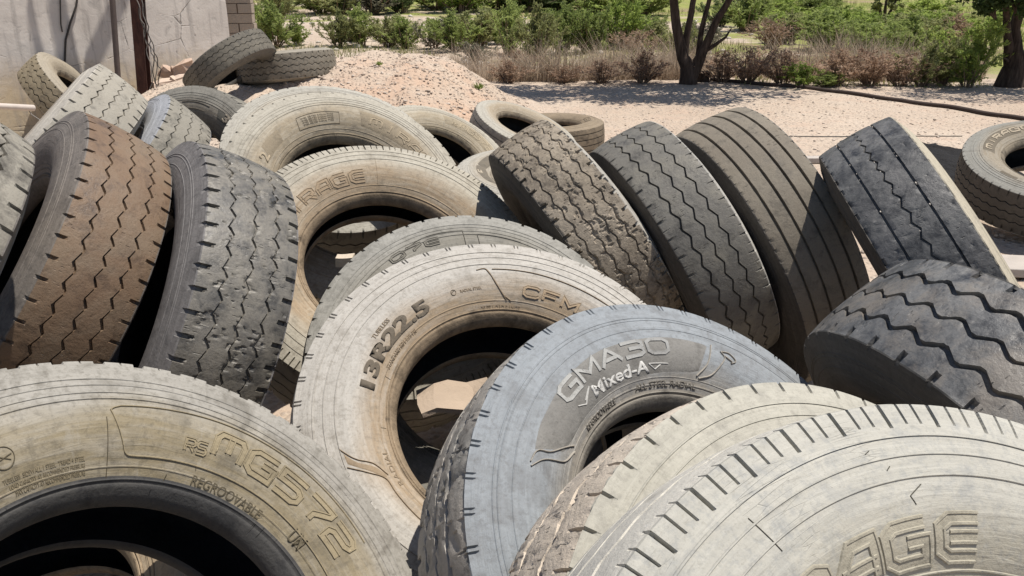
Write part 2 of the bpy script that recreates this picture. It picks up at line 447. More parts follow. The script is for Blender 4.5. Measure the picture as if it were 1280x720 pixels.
GLY = {
 'M': [[(0,0),(0,.78),(.13,1),(.87,1),(1,.78),(1,0)],[(.5,1),(.5,.22)]],
 'G': [[(1,1),(.22,1),(0,.82),(0,.18),(.22,0),(1,0),(1,.52),(.52,.52)]],
 '5': [[(1,1),(0,1),(0,.56),(.82,.56),(1,.42),(1,.14),(.82,0),(0,0)]],
 '7': [[(0,1),(1,1),(1,.78),(.45,.3),(.45,0)]],
 '2': [[(0,1),(.82,1),(1,.86),(1,.64),(.82,.52),(.18,.52),(0,.38),(0,0),(1,0)]],
 'A': [[(0,0),(0,.45),(.42,1),(1,1),(1,0)],[(.04,.36),(1,.36)]],
 'E': [[(1,1),(.3,1),(.05,.8),(.05,.2),(.3,0),(1,0)],[(.3,.5),(1,.5)]],
 'R': [[(0,0),(0,1),(.8,1),(1,.85),(1,.58),(.8,.45),(0,.45)],[(.5,.45),(1,0)]],
 'I': [[(.5,0),(.5,1)]], 'S': [[(1,1),(.15,1),(0,.86),(0,.64),(.15,.52),(.85,.52),(1,.38),(1,.14),(.85,0),(0,0)]],
 'C': [[(1,.85),(.8,1),(.2,1),(0,.8),(0,.2),(.2,0),(.8,0),(1,.15)]], 'F': [[(0,0),(0,1),(1,1)],[(0,.52),(.8,.52)]],
 '0': [[(.2,0),(0,.2),(0,.8),(.2,1),(.8,1),(1,.8),(1,.2),(.8,0),(.2,0)]], '3': [[(0,1),(.82,1),(1,.86),(1,.64),(.82,.52),(.3,.52)],[(.82,.52),(1,.4),(1,.14),(.82,0),(0,0)]],
 '1': [[(.2,.8),(.5,1),(.5,0)]], 'm': [[(0,0),(0,1),(.5,.3),(1,1),(1,0)]], 'a': [[(-.05,0),(.5,1),(1.05,0)],[(.2,.33),(.8,.33)]],
}
def stroke_text(root, s, r_mid, phi_l, phi_r, height, mat, w=.010, h=.0024, gap=.28, slant=0., hollow=.35, name='lettering'):
    """moulded letters: broad strokes with a raised rim, bent along the wall"""
    n = len(s); cell = R(phi_l - phi_r) / (n + (n - 1) * gap); V = []; P = []
    PRF = [(-1, -.0008), (-.86, h), (-.55, h), (-.45, h * hollow), (.45, h * hollow), (.55, h), (.86, h), (1, -.0008)]
    for li, chh in enumerate(s):
        f0 = R(phi_l) - li * cell * (1 + gap)
        for path in GLY[chh]:
            q = [np.array((f0 - (x + slant * y) * cell, r_mid + (y - .5) * (height - w))) for x, y in path]
            q = [np.array((-(a[0] - f0) * r_mid, a[1])) for a in q]   # metric
            nn = []
            for i in range(len(q)):
                t0 = q[i] - q[i - 1] if i > 0 else None; t1 = q[i + 1] - q[i] if i < len(q) - 1 else None
                t0 = t0 / np.linalg.norm(t0) if t0 is not None else None; t1 = t1 / np.linalg.norm(t1) if t1 is not None else None
                if t0 is None: m = np.array((-t1[1], t1[0])); k = 1
                elif t1 is None: m = np.array((-t0[1], t0[0])); k = 1
                else:
                    m = np.array((-(t0 + t1)[1], (t0 + t1)[0])); m /= np.linalg.norm(m) + 1e-9; k = 1 / max(.5, m @ np.array((-t0[1], t0[0])))
                nn.append(m * k)
            dn = []; dm = []
            for i in range(len(q) - 1):
                ns = max(2, int(np.linalg.norm(q[i + 1] - q[i]) / .004))
                for t in range(ns): dn.append(q[i] + (q[i + 1] - q[i]) * t / ns); dm.append(nn[i] + (nn[i + 1] - nn[i]) * t / ns)
            dn.append(q[-1]); dm.append(nn[-1]); i0 = len(V); K = len(PRF)
            ends = [0, len(dn) - 1]
            for i, (c, m) in enumerate(zip(dn, dm)):
                for kf, hh in PRF:
                    e = c + m * kf * w / 2; V.append(wallpt(e[1], f0 - e[0] / r_mid, hh))
            for i in range(len(dn) - 1):
                for k in range(K - 1): P.append((i0 + i * K + k, i0 + i * K + k + 1, i0 + (i + 1) * K + k + 1, i0 + (i + 1) * K + k))
            for i in ends: P.append(tuple(i0 + i * K + k for k in range(K)))
    me = new_mesh(name, V, polys=P, smooth=False)
    return link(name, me, mat, root)
def ridge_parts(root, paths, mat, w, h, name):
    for p in paths: ridge_part(root, [p], mat, w, h, name)
def ridge_part(root, paths, mat, w=.0022, h=.0018, name='ridge_line', smooth=True):
    V = []; P = []
    for pts in paths:
        pts = smooth_path(pts) if smooth else [q for a, b in zip(pts[:-1], pts[1:]) for q in smooth_path([a, b], 5)]
        xy = [np.array((r_ * math.cos(R(f)), r_ * math.sin(R(f)))) for r_, f in pts]; i0 = len(V)
        for i, q in enumerate(xy):
            t = xy[min(i + 1, len(xy) - 1)] - xy[max(i - 1, 0)]; L = np.hypot(*t) + 1e-9; n = np.array((-t[1], t[0])) / L * w / 2
            for kf, hh in ((-1, -.0006), (-.4, h), (.4, h), (1, -.0006)):
                c = q + n * kf; V.append(wallpt(float(np.hypot(*c)), math.atan2(c[1], c[0]), hh))
        for i in range(len(xy) - 1):
            for k in range(3): P.append((i0 + i * 4 + k, i0 + i * 4 + k + 1, i0 + i * 4 + 5 + k, i0 + i * 4 + 4 + k))
    return link(name, new_mesh(name, V, polys=P, sharp=50), mat, root)
def panel_part(root, top, bot, mat, h=.0007, name='panel', n=40, m=10):
    """raised field between an outer and an inner (r, phi) curve, both running the same way"""
    a = smooth_path(top); b = smooth_path(bot)
    def res(c):
        c = np.array(c); d = np.concatenate([[0], np.cumsum(np.hypot(np.diff(c[:, 0]) * 1, np.diff(np.radians(c[:, 1])) * .38))]); s = np.linspace(0, d[-1], n + 1)
        return np.stack([np.interp(s, d, c[:, 0]), np.interp(s, d, c[:, 1])], 1)
    a = res(a); b = res(b); V = []; P = []
    for i in range(n + 1):
        for j in range(m + 1):
            q = a[i] + (b[i] - a[i]) * j / m; e = -.0012 if (i in (0, n) or j in (0, m)) else h
            V.append(wallpt(q[0], R(q[1]), e))
    for i in range(n):
        for j in range(m): P.append((i * (m + 1) + j, (i + 1) * (m + 1) + j, (i + 1) * (m + 1) + j + 1, i * (m + 1) + j + 1))
    return link(name, new_mesh(name, V, polys=P, sharp=60), mat, root)

# ------------------------------------------------------------------ tread patterns
NS = .30   # notch reaches the flank too
def both(f0, f1, d, zin, rout): return [(f0, f1, d, zin, rout, 1), ((f0 + .5) % 1, (f1 + .5) % 1, d, zin, rout, -1)]
PAT = {
 'stair': dict(N=56, rows=9, k=5, mode='stair', thin=.45, grooves=[(-.062, .0095, .010, .007), (0, .0095, .010, .007, 'stair', .4), (.062, .0095, .010, .007, 'stair', .1)], notch=both(.05, .21, .009, .106, .517)),
 'chunk': dict(N=56, rows=15, k=9, mode='stair', thin=.5, chunk=.0032, cthr=.55, prox=.008, grooves=[(-.062, .009, .008, .007), (0, .008, .008, .006, 'stair', .4), (.062, .009, .008, .007, 'stair', .1)], notch=both(.05, .25, .011, .100, .515)),
 'shred': dict(N=46, rows=17, k=8, mode='tri', chunk=.0042, cthr=.515, prox=.010, grooves=[(-.078, .007, .009, .006), (-.026, .007, .009, .006, 'tri', .3), (.026, .007, .009, .006, 'tri', .1), (.078, .007, .009, .006, 'tri', .6)], notch=both(.05, .22, .013, .104, .516)),
 'zig': dict(N=46, rows=11, k=5, mode='tri', grooves=[(-.060, .0072, .011, .0078), (0, .0072, .011, .0078, 'tri', .12), (.060, .0085, .012, .0085, 'tri', .25)], notch=both(.05, .17, .007, .112, .522) + both(.55, .62, .003, .118, .526)),
 'ribs': dict(N=90, rows=5, k=5, mode='none', grooves=[(-.082, .0100, .013, 0), (-.028, .0100, .013, 0), (.028, .0100, .013, 0), (.082, .0100, .013, 0)], notch=both(.1, .45, .003, .1215, .526)),
 'mixed': dict(N=60, rows=9, k=9, mode='tri', chunk=.0016, cthr=.5, grooves=[(-.062, .008, .010, .0), (0, .0075, .009, .0065, 'tri'), (.062, .008, .010, .0)], notch=both(.1, .5, .004, .119, .524)),
 'deepzig': dict(N=41, rows=13, k=6, mode='trap', chunk=.0012, cthr=.55, grooves=[(-.064, .0125, .014, .0085), (0, .0095, .012, .0085, 'trap', .25), (.064, .0125, .014, .0085, 'trap', .5)], notch=both(.08, .24, .010, .107, .520)),
 'block': dict(N=50, rows=9, k=4, mode='tri', grooves=[(-.05, .012, .012, .006), (.05, .012, .012, .006, 'tri', .4)], notch=[(.04, .30, .0075, .090, .5215, 1), (.62, .645, .004, .11, .519, 1), (.3, .56, .008, .090, .5195, -1)]),
 'vee': dict(N=54, rows=9, k=6, mode='tri', chunk=.0025, cthr=.40, grooves=[(-.055, .010, .010, .006), (.045, .010, .010, .006, 'tri', .4)], notch=[(.04, .125, .009, .098, .508, 1), (.3, .5, .010, .095, .519, -1)]),
 'notch': dict(N=58, rows=9, k=4, mode='tri', grooves=[(-.055, .008, .009, .006), (.0, .008, .009, .006, 'tri', .2), (.055, .008, .009, .006, 'tri', .4)], notch=[(.05, .20, .008, .102, .519, 1), (.3, .5, .009, .1, .518, -1)]),
 'sipe': dict(N=47, rows=7, k=4, mode='tri', grooves=[(-.06, .009, .010, .004), (0, .009, .01, .004, 'tri', .2), (.06, .009, .010, .004, 'tri', .4)], notch=[(.05, .108, .009, .1232, .5005, 1), (.40, .432, .007, .1236, .503, 1), (.70, .732, .007, .1236, .503, 1), (.5, .7, .011, .1, .518, -1)]),
 'tick': dict(N=50, rows=7, k=6, mode='tri', chunk=.004, cthr=.50, grooves=[(-.055, .008, .009, .005), (.0, .008, .009, .005, 'tri', .2), (.055, .008, .009, .005, 'tri', .4)], notch=[(.06, .115, .0045, .1245, .512, 1), (.21, .265, .0045, .1245, .512, 1), (.3, .5, .009, .1, .518, -1)]),
 'fine': dict(N=84, rows=5, k=3, mode='none', grooves=[(-.07, .009, .010, 0), (0, .009, .010, 0), (.07, .009, .010, 0)], notch=both(.1, .38, .006, .112, .517)),
}
# ------------------------------------------------------------------ the tyres: place, axis, size
POSE = {
'A': [[-0.604, 0.9187, 0.6252], [0.618, -0.2852, 0.7326], 1.0], 'B': [[-1.3759, 2.2327, 0.8136], [-0.6626, -0.4586, 0.5921], 0.9342],
'C': [[-1.4276, 1.5638, 0.9707], [-0.6339, -0.4253, 0.646], 1.0], 'D': [[-1.0207, 2.2779, 0.6633], [-0.76, -0.4539, 0.4652], 1.0048],
'E': [[-2.1464, 3.7418, 0.8026], [-0.6519, -0.2607, 0.7121], 0.999], 'F': [[-4.513, 8.6101, 0.3931], [0.7438, 0.1865, 0.6419], 1.0604],
'G': [[-1.9669, 4.0515, 0.6363], [-0.6119, -0.3425, 0.713], 0.9597], 'H': [[-1.7981, 4.5741, 0.5329], [-0.2633, -0.8624, 0.4324], 0.9992],
'I': [[-0.7259, 3.4606, 0.6931], [0.3656, -0.5977, 0.7135], 1.004], 'J': [[-0.4655, 2.8403, 0.5861], [0.259, -0.5321, 0.8061], 1.0492],
'K': [[-0.111, 2.257, 0.4835], [0.2098, -0.65, 0.7304], 0.9699], 'L': [[-0.0141, 1.8312, 0.5407], [0.1916, -0.5236, 0.8301], 0.9999],
'M': [[0.3403, 1.3498, 0.5591], [0.3971, -0.4985, 0.7705], 0.9709], 'N': [[0.4712, 0.9038, 0.5853], [0.3842, -0.5755, 0.722], 0.9765],
'O': [[0.4557, 0.5527, 0.766], [0.229, -0.6664, 0.7096], 0.9283], 'P': [[0.2835, 3.0646, 0.6652], [-0.8198, -0.2401, -0.5199], 0.9213],
'Q': [[0.6495, 3.0493, 0.6404], [-0.8707, -0.1895, -0.4538], 0.9379], 'R': [[0.995, 3.1379, 0.6197], [-0.8965, -0.1788, -0.4052], 1.0366],
'S': [[1.4463, 2.6587, 0.7003], [-0.799, 0.1761, -0.575], 0.9974], 'T': [[1.1253, 1.5351, 0.6], [-0.7816, -0.2325, -0.5789], 1.0],
'U': [[3.3409, 4.9457, 0.4764], [-0.1126, -0.2652, 0.9576], 1.01], 'V': [[0.0897, 7.1966, 0.3019], [0.3598, -0.1736, 0.9167], 0.8966],
'W': [[0.3841, 8.276, 0.1173], [-0.0314, 0.0001, 0.9995], 1.0179], 'X': [[-0.5124, 5.6526, 0.3807], [0.416, -0.3691, 0.8311], 0.9823],
'Y': [[0.1743, 5.0079, 0.364], [0.0399, -0.1181, 0.9922], 1.0], 'AB': [[-2.7972, 8.3854, 0.7834], [-0.5768, 0.1617, 0.8007], 0.88],
'AC': [[-2.40, 8.98, 0.735], [-0.085, 0.075, 0.99], 0.97], 'UB': [[3.0512, 4.6861, 0.2723], [-0.08, -0.22, 0.972], 0.95],
'AU': [[-1.054, 1.3498, 0.269], [-0.1, -0.3, 0.95], 0.95], 'Z': [[-0.9036, 4.0451, 0.7155], [0.2467, -0.4581, 0.854], 1.0]}
# key: label, pattern, rings, tread(c1,c2,dark,wear), side(outer,inner,grime,split,wear)
W3 = lambda v, t=0.: (v + t * .5, v, v - t)
INFO = {
'A': ('dusty olive truck tyre at the front left, its sidewall reading MG572 and REGROOVABLE', 'block', 'a', ((.25,.24,.215), (.31,.295,.265), (.10,.096,.088), .42), ((.27,.255,.225), (.225,.187,.12), (.075,.066,.05), .43, .42)),
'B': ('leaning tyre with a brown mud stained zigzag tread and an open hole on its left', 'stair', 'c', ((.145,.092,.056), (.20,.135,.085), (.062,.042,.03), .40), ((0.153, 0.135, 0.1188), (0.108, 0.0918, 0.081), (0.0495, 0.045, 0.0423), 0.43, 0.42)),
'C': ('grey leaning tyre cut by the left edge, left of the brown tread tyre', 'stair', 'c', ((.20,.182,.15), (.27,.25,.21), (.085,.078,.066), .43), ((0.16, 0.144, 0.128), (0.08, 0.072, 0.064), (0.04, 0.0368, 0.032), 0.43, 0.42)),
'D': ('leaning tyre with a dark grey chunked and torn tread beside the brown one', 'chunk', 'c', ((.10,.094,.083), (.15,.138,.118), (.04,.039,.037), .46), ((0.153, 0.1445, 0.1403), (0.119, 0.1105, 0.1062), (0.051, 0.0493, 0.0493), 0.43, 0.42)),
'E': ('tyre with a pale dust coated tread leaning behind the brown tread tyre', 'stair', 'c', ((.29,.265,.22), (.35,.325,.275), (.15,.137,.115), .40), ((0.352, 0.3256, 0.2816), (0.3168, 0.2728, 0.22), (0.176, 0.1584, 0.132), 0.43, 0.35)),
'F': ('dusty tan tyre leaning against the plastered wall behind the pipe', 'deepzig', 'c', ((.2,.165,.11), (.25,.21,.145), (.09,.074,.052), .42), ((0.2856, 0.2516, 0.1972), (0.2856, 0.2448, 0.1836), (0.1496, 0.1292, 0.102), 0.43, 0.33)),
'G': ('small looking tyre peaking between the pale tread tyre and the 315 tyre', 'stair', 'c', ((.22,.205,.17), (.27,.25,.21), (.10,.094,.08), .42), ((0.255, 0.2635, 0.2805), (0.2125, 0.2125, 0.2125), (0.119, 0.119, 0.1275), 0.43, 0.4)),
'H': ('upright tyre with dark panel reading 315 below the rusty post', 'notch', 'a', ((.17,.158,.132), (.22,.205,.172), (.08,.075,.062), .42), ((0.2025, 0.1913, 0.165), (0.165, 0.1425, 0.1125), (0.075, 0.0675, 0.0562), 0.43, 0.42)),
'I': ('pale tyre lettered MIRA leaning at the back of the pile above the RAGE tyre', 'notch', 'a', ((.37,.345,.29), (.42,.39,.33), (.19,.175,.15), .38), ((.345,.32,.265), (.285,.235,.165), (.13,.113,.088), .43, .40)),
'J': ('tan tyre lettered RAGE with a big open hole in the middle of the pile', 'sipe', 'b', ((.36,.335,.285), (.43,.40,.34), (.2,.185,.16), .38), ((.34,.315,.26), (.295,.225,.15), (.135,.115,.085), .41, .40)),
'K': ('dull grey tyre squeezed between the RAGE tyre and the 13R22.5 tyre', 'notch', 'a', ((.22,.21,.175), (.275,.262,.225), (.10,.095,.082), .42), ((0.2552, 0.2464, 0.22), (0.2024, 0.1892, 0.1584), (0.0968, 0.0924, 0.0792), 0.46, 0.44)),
'L': ('pale beige tyre lettered 13R22.5 with a tan inner ring, centre of the pile', 'tick', 'b', ((.37,.35,.32), (.43,.41,.38), (.22,.21,.19), .38), ((.36,.34,.305), (.295,.225,.15), (.15,.132,.105), .378, .37)),
'M': ('bluish grey tyre lettered GMA30 Mixed-A in front of the 13R22.5 tyre', 'tick', 'c', ((.22,.21,.19), (.30,.285,.26), (.075,.07,.065), .46), ((.218,.235,.248), (.262,.24,.205), (.115,.115,.115), .355, .44)),
'N': ('cream dusty tyre with V notched shoulder, second from the front right', 'vee', 'b', ((.44,.375,.30), (.52,.455,.375), (.22,.185,.145), .36), ((.345,.33,.28), (.34,.32,.27), (.19,.18,.155), .44, .39)),
'O': ('cream dusty tyre lettered AGE with sliced shoulder in the front right corner', 'sipe', 'b', ((.47,.45,.40), (.54,.515,.455), (.26,.245,.215), .38), ((.365,.352,.308), (.345,.318,.25), (.20,.21,.215), .39, .39)),
'P': ('leaning tyre with shredded brownish tread, leftmost of the leaning row on the right', 'shred', 'c', ((.21,.175,.13), (.29,.245,.19), (.085,.07,.055), .44), ((.34,.32,.28), (.2,.19,.17), (.10,.095,.085), .43, .42)),
'Q': ('leaning tyre with grey tread of three thin zigzag grooves, second of the right row', 'zig', 'c', ((.13,.122,.107), (.175,.165,.143), (.062,.058,.052), .42), ((.36,.345,.31), (.2,.19,.18), (.10,.095,.09), .43, .42)),
'R': ('leaning tyre with smooth brown grey tread of four straight grooves', 'ribs', 'c', ((.18,.155,.122), (.225,.198,.155), (.10,.088,.07), .40), ((.2,.185,.16), (.15,.135,.12), (.07,.065,.06), .43, .42)),
'S': ('leaning tyre with rough black tread, pale sidewall and gravel stuck in its grooves', 'mixed', 'c', ((.085,.085,.084), (.15,.148,.142), (.036,.036,.037), .47), ((.36,.325,.25), (.33,.29,.22), (.2,.175,.14), .43, .36)),
'T': ('fallen tyre at the right edge with blue grey tread of wide zigzag grooves', 'deepzig', 'c', ((.085,.087,.09), (.19,.186,.176), (.04,.041,.043), .45), ((.06,.058,.055), (.05,.048,.046), (.03,.03,.03), .43, .42)),
'U': ('dark tyre lettered MIRAGE lying tilted on the ground at the far right', 'notch', 'a', ((.07,.063,.053), (.10,.09,.076), (.04,.036,.032), .42), ((0.238, 0.2312, 0.204), (0.2448, 0.2074, 0.153), (0.1156, 0.102, 0.0816), 0.44, 0.38)),
'V': ('pale tan tyre propped up at the back beside the torn flat tyre', 'fine', 'c', ((.2,.185,.16), (.25,.235,.205), (.09,.084,.074), .42), ((0.3526, 0.3321, 0.2829), (0.2952, 0.2419, 0.1722), (0.164, 0.1394, 0.1066), 0.43, 0.33)),
'W': ('flat lying brown tyre with torn edge on the gravel behind the shredded tread tyre', 'ribs', 'a', ((.17,.135,.095), (.23,.185,.13), (.08,.066,.05), .45), ((0.2295, 0.1827, 0.1275), (0.221, 0.1742, 0.119), (0.119, 0.0935, 0.068), 0.43, 0.4)),
'X': ('tan tyre lettered MG572 with open hole right behind the MIRA tyre', 'notch', 'a', ((.36,.33,.27), (.41,.38,.32), (.2,.18,.15), .38), ((0.36, 0.333, 0.2745), (0.306, 0.2565, 0.18), (0.162, 0.1395, 0.108), 0.43, 0.36)),
'Y': ('half buried pale tyre with a dark panel showing just left of the shredded tyre', 'notch', 'a', ((.36,.345,.3), (.41,.39,.34), (.2,.19,.16), .38), ((0.36, 0.342, 0.297), (0.27, 0.234, 0.18), (0.162, 0.144, 0.117), 0.43, 0.36)),
'AB': ('dark tyre tilted up on top of another tyre beside the brick pier', 'zig', 'c', ((.115,.104,.084), (.16,.145,.117), (.05,.046,.039), .43), ((0.14, 0.1295, 0.112), (0.105, 0.098, 0.084), (0.056, 0.0525, 0.0455), 0.43, 0.42)),
'AC': ('grey tyre lying flat half sunk in the gravel mound', 'deepzig', 'c', ((.17,.152,.12), (.225,.2,.16), (.08,.072,.058), .42), ((0.264, 0.24, 0.196), (0.24, 0.212, 0.168), (0.128, 0.116, 0.096), 0.43, 0.38)),
'AU': ('tan tyre lying underneath, seen through the hole of the MG572 tyre in front', 'notch', 'a', ((.2,.17,.13), (.26,.22,.17), (.1,.085,.07), .42), ((.34,.29,.21), (.36,.28,.19), (.2,.165,.12), .43, .36)),
'Z': ('tyre hidden behind the MIRA tyre with only its notched top edge showing', 'notch', 'a', ((.13,.12,.10), (.17,.16,.135), (.06,.055,.047), .40), ((0.342, 0.324, 0.279), (0.288, 0.243, 0.18), (0.153, 0.135, 0.108), 0.43, 0.36)),
}
def axis_matrix(ax):
    a = Vector(ax).normalized(); t = Vector((0, 0, 1)) if abs(a.z) < .95 else Vector((0, 1, 0))
    u = t.cross(a).normalized(); v = a.cross(u)
    return Matrix((u, v, a)).transposed()
TY = {}
LET = {}
for n, (key, (lab, pat, rg, tc, sc)) in enumerate(INFO.items()):
    loc, ax, s = POSE[key]
    root = empty('tyre', loc, lab, 'tyre', 'worn truck tyres in the heap')
    root.rotation_euler = axis_matrix(ax).to_euler(); root.scale = (s, s, s)
    sd = (n * 2.37) % 9
    tm = tread_mat('tread_rubber', tc[0], tc[1], tc[2], tc[3], sd, rough={'D': .5, 'T': .48, 'S': .55, 'B': .62, 'Q': .62, 'M': .6}.get(key, .8), spec={'D': .5, 'T': .5, 'S': .45, 'B': .4}.get(key, .28), crk={'P': .46, 'D': .52, 'S': .53, 'Q': .50, 'T': .54, 'R': .57, 'B': .57, 'N': .4}.get(key, .6), mud={'T': (.20, .175, .145), 'D': (.21, .19, .155), 'Q': (.2, .185, .15), 'B': (.19, .14, .095), 'P': (.34, .29, .225), 'N': (.52, .45, .37), 'M': (.36, .33, .29), 'S': (.15, .145, .14)}.get(key))
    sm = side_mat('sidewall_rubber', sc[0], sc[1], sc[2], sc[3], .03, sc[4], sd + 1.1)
    if key == 'A':
        bm_ = tread_mat('bead_rubber', (.045, .045, .046), (.07, .067, .062), (.025, .025, .026), .42, sd)
    else:
        q = sc[1]
        bm_ = tread_mat('bead_rubber', tuple(v * .75 for v in q), tuple(v * .95 for v in q), tuple(v * .35 for v in q), .45, sd)
    tme = build_tread(PAT[pat], n * 13 + 7); tme.materials.append(tm); tme.materials.append(sm)
    dkm = side_mat('shaded_sidewall_rubber', (.075, .068, .06), (.06, .055, .05), (.035, .033, .03), .43, .03, .42, sd) if key in 'PQRS' else None  # shade on the downward-facing sidewall, painted in as a darker copy
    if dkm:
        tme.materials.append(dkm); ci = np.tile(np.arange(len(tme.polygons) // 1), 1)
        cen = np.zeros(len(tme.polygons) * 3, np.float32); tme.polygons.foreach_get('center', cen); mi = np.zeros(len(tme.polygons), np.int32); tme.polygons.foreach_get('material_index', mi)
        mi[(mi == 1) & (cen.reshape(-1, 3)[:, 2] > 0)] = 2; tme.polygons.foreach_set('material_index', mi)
    link('tread', tme, None, root)
    for sg in (1, -1):
        sq = sg < 0 and key in ('J', 'M')
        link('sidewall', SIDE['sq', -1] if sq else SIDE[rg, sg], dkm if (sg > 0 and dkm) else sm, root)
        link('bead', BEADSQ if sq else BEAD[sg], bm_, root)
    link('inner_liner', LINERSQ if key in ('J', 'M') else LINERM, LINER, root)
    TY[key] = root; LET[key] = (sm, sc)

# ---- lettering and moulded lines
def dk(key, f, seed=2.): 
    sc = LET[key][1]; c = sc[1]
    return tread_mat('moulded_rubber', tuple(v * f for v in c), tuple(v * f * 1.15 for v in c), tuple(v * f * .6 for v in c), .40, seed)
a = TY['A']; sA = LET['A'][0]; dA = dk('A', 1.05)
stroke_text(a, 'MG572', .391, 33.5, -11.5, .052, dA, .013, .0026)
stroke_text(a, 'RS', .374, 41, 35.4, .024, dA, .0055, .0022)
text_part(a, 'REGROOVABLE', .3265, 36, 12.6, .0135, dk('A', .42), bold=0, h=.0015)
for i, (s_, l_) in enumerate((('TUBELESS  SIDEWALL 1 STEEL  TREAD 4 STEEL', 86), ('LOAD CAPACITY AT RECOMMENDED PRESSURE', 85), ('MAX CAPACITY AT RECOMMENDED PRESSURE', 84))):
    text_part(a, s_, .345 - i * .0095, l_, 66, .0065, dk('A', .8), bold=0, h=.001)
ridge_part(a, [[(.350, 56), (.417, 59.2)], [(.425, 57), (.428, 45), (.432, 30), (.434, 7), (.432, -12)], [(.417, 59.2), (.421, 58.6), (.425, 57)], [(.350, 56), (.346, 55), (.345, 53)],
               [(.345, 53), (.346, 41), (.347, 18), (.346, 3), (.345, -15)]], dA, .003, .0024)
ridge_part(a, [[(.306 + .006, 60.3), (.405, 60.3)], [(.34, 36), (.348, 36.6)], [(.313, 44), (.325, 43.5)]], dk('A', .3), .0015, .0012, 'mould_seam', False)
ridge_part(a, [[(.376 + .016 * math.cos(q), 84 + math.degrees(.016 * math.sin(q) / .376)) for q in np.linspace(0, 2 * PI, 13)], [(.372, 86), (.378, 82)], [(.382, 85.5), (.37, 82.5)]], dk('A', .45), .002, .0015, 'emblem')
text_part(a, 'UM', .338, 2, -3, .022, dk('A', .45), bold=.01, h=.002)
l = TY['L']; bk = tread_mat('black_lettering', (.115, .095, .07), (.15, .125, .095), (.08, .067, .05), .4, 1.)
text_part(l, '13R22.5', .366, 160.5, 113.5, .036, bk, bold=.042, h=.0022)
text_part(l, 'TUBELESS', .395, 140.5, 130.5, .011, dk('L', .6), bold=.0, h=.0014)
text_part(l, 'STANDARD RIM 9.75 PSI', .3325, 148, 125, .009, dk('L', .6), bold=0, h=.0014)
stroke_text(l, 'CFm', .361, 70, 46, .032, dk('L', 1.12), .0085, .0032, .3, 0, .7)
text_part(l, 'RADIAL STEEL', .366, 98, 88.5, .007, dk('L', .7), bold=0, h=.001)
ridge_part(l, [[(.368 + .007 * math.cos(q), 101 + math.degrees(.007 * math.sin(q) / .368)) for q in np.linspace(0, 2 * PI, 9)], [(.368, 102), (.372, 100.5)]], dk('L', .5), .0016, .0014, 'emblem')
text_part(l, '20 PR LOAD RANGE', .318, 90, 71, .010, dk('L', .75), bold=0, h=.0012)
text_part(l, 'RADIAL', .338, -158, -174, .012, dk('L', .7), bold=0, h=.0014)
ridge_parts(l, [[(.417, 89), (.417, 85.3), (.376, 82.3), (.333, 77.6)], [(.415, 85.2), (.385, 82.8), (.350, 79.6), (.333, 75.5)], [(.417, 83), (.416, 69.2), (.414, 53.4), (.416, 30), (.416, 10)],
               [(.436, -176.7), (.408, -172.1), (.374, -168.9), (.355, -163.5)], [(.432, -170.5), (.395, -166.5), (.365, -162.3), (.364, -155.9), (.366, -145.3), (.372, -130)]], dk('L', .8), .0028, .003, 'swoosh')
panel_part(l, [(.433, -176), (.408, -171.3), (.374, -168.1), (.357, -163.6)], [(.431, -171.2), (.397, -167.4), (.368, -163.3), (.357, -162.6)], dk('L', .8), .0008, 'panel', 20, 6)
ridge_part(l, [[(.318, f_), (.333, f_)] for f_ in (176, 152)], dk('L', .35), .0014, .001, 'mould_seam', False)
m = TY['M']; gm = tread_mat('panel_rubber', (.165, .16, .148), (.215, .208, .192), (.115, .11, .10), .42, 4.)
pale = tread_mat('pale_lettering', (.46, .455, .43), (.54, .53, .50), (.36, .35, .33), .34, 5.)
panel_part(m, [(.417, 137), (.422, 128.9), (.421, 122.9), (.425, 111), (.43, 97.3), (.428, 84.6), (.431, 71.2), (.43, 59.9), (.428, 53.5)], [(.350, 132), (.337, 124), (.334, 116.5), (.335, 106.8), (.340, 91.4), (.342, 77.9), (.347, 63), (.352, 60), (.356, 57.1)], gm, .0009)
stroke_text(m, 'Gma30', .404, 116.5, 70, .040, tread_mat('pale_lettering', (.27, .27, .26), (.35, .35, .33), (.16, .155, .145), .42, 6.), .0088, .0030, .25, 0, .95)
text_part(m, 'Mixed-A', .363, 105.8, 79, .025, pale, bold=.022, h=.0021)
for q in ([(.368, 114.5), (.357, 111)], [(.378, 106.3), (.357, 111)], [(.368, 79), (.366, 70.8)], [(.368, 79), (.356, 76.5)], [(.356, 76.5), (.364, 74)], [(.363, 110.5), (.376, 107)]):
    ridge_part(m, [q], pale, .003, .0025, 'arrow_mark', False)
text_part(m, 'ALL STEEL RADIAL', .3285, 86.5, 58, .012, dk('M', .55), bold=.01, h=.0018)
text_part(m, 'REGROOVABLE', .3245, 116, 97.5, .012, dk('M', .6), bold=.01, h=.0018)
ridge_parts(m, [[(.419, 139.4), (.409, 135.7), (.379, 133.7), (.334, 125.8)], [(.417, 140.6), (.393, 137.4), (.347, 133.8), (.328, 127.4)], [(.429, 53.4), (.379, 54.8), (.349, 58.5)], [(.42, 50.1), (.403, 48.6), (.361, 52.3), (.345, 57.5)], [(.42, 50), (.424, 47), (.411, 44.5), (.400, 46)], [(.412, 48.6), (.405, 45.6)]], dk('M', 1.15), .003, .0035, 'swoosh')
o_ = TY['O']; dO = dk('O', .92)
stroke_text(o_, 'MIRAGE', .368, 138, 76, .056, dO, .0165, .0019, .32, 0, .3)
ridge_part(o_, [[(.427, 85), (.416, 87.7)], [(.416, 87.7), (.406, 87.2)], [(.47, 113), (.425, 112.5)], [(.471, 91.5), (.474, 90.6)], [(.448, 89.6), (.452, 88.8)]], dk('O', .25), .0014, .001, 'mould_seam', False)
j = TY['J']
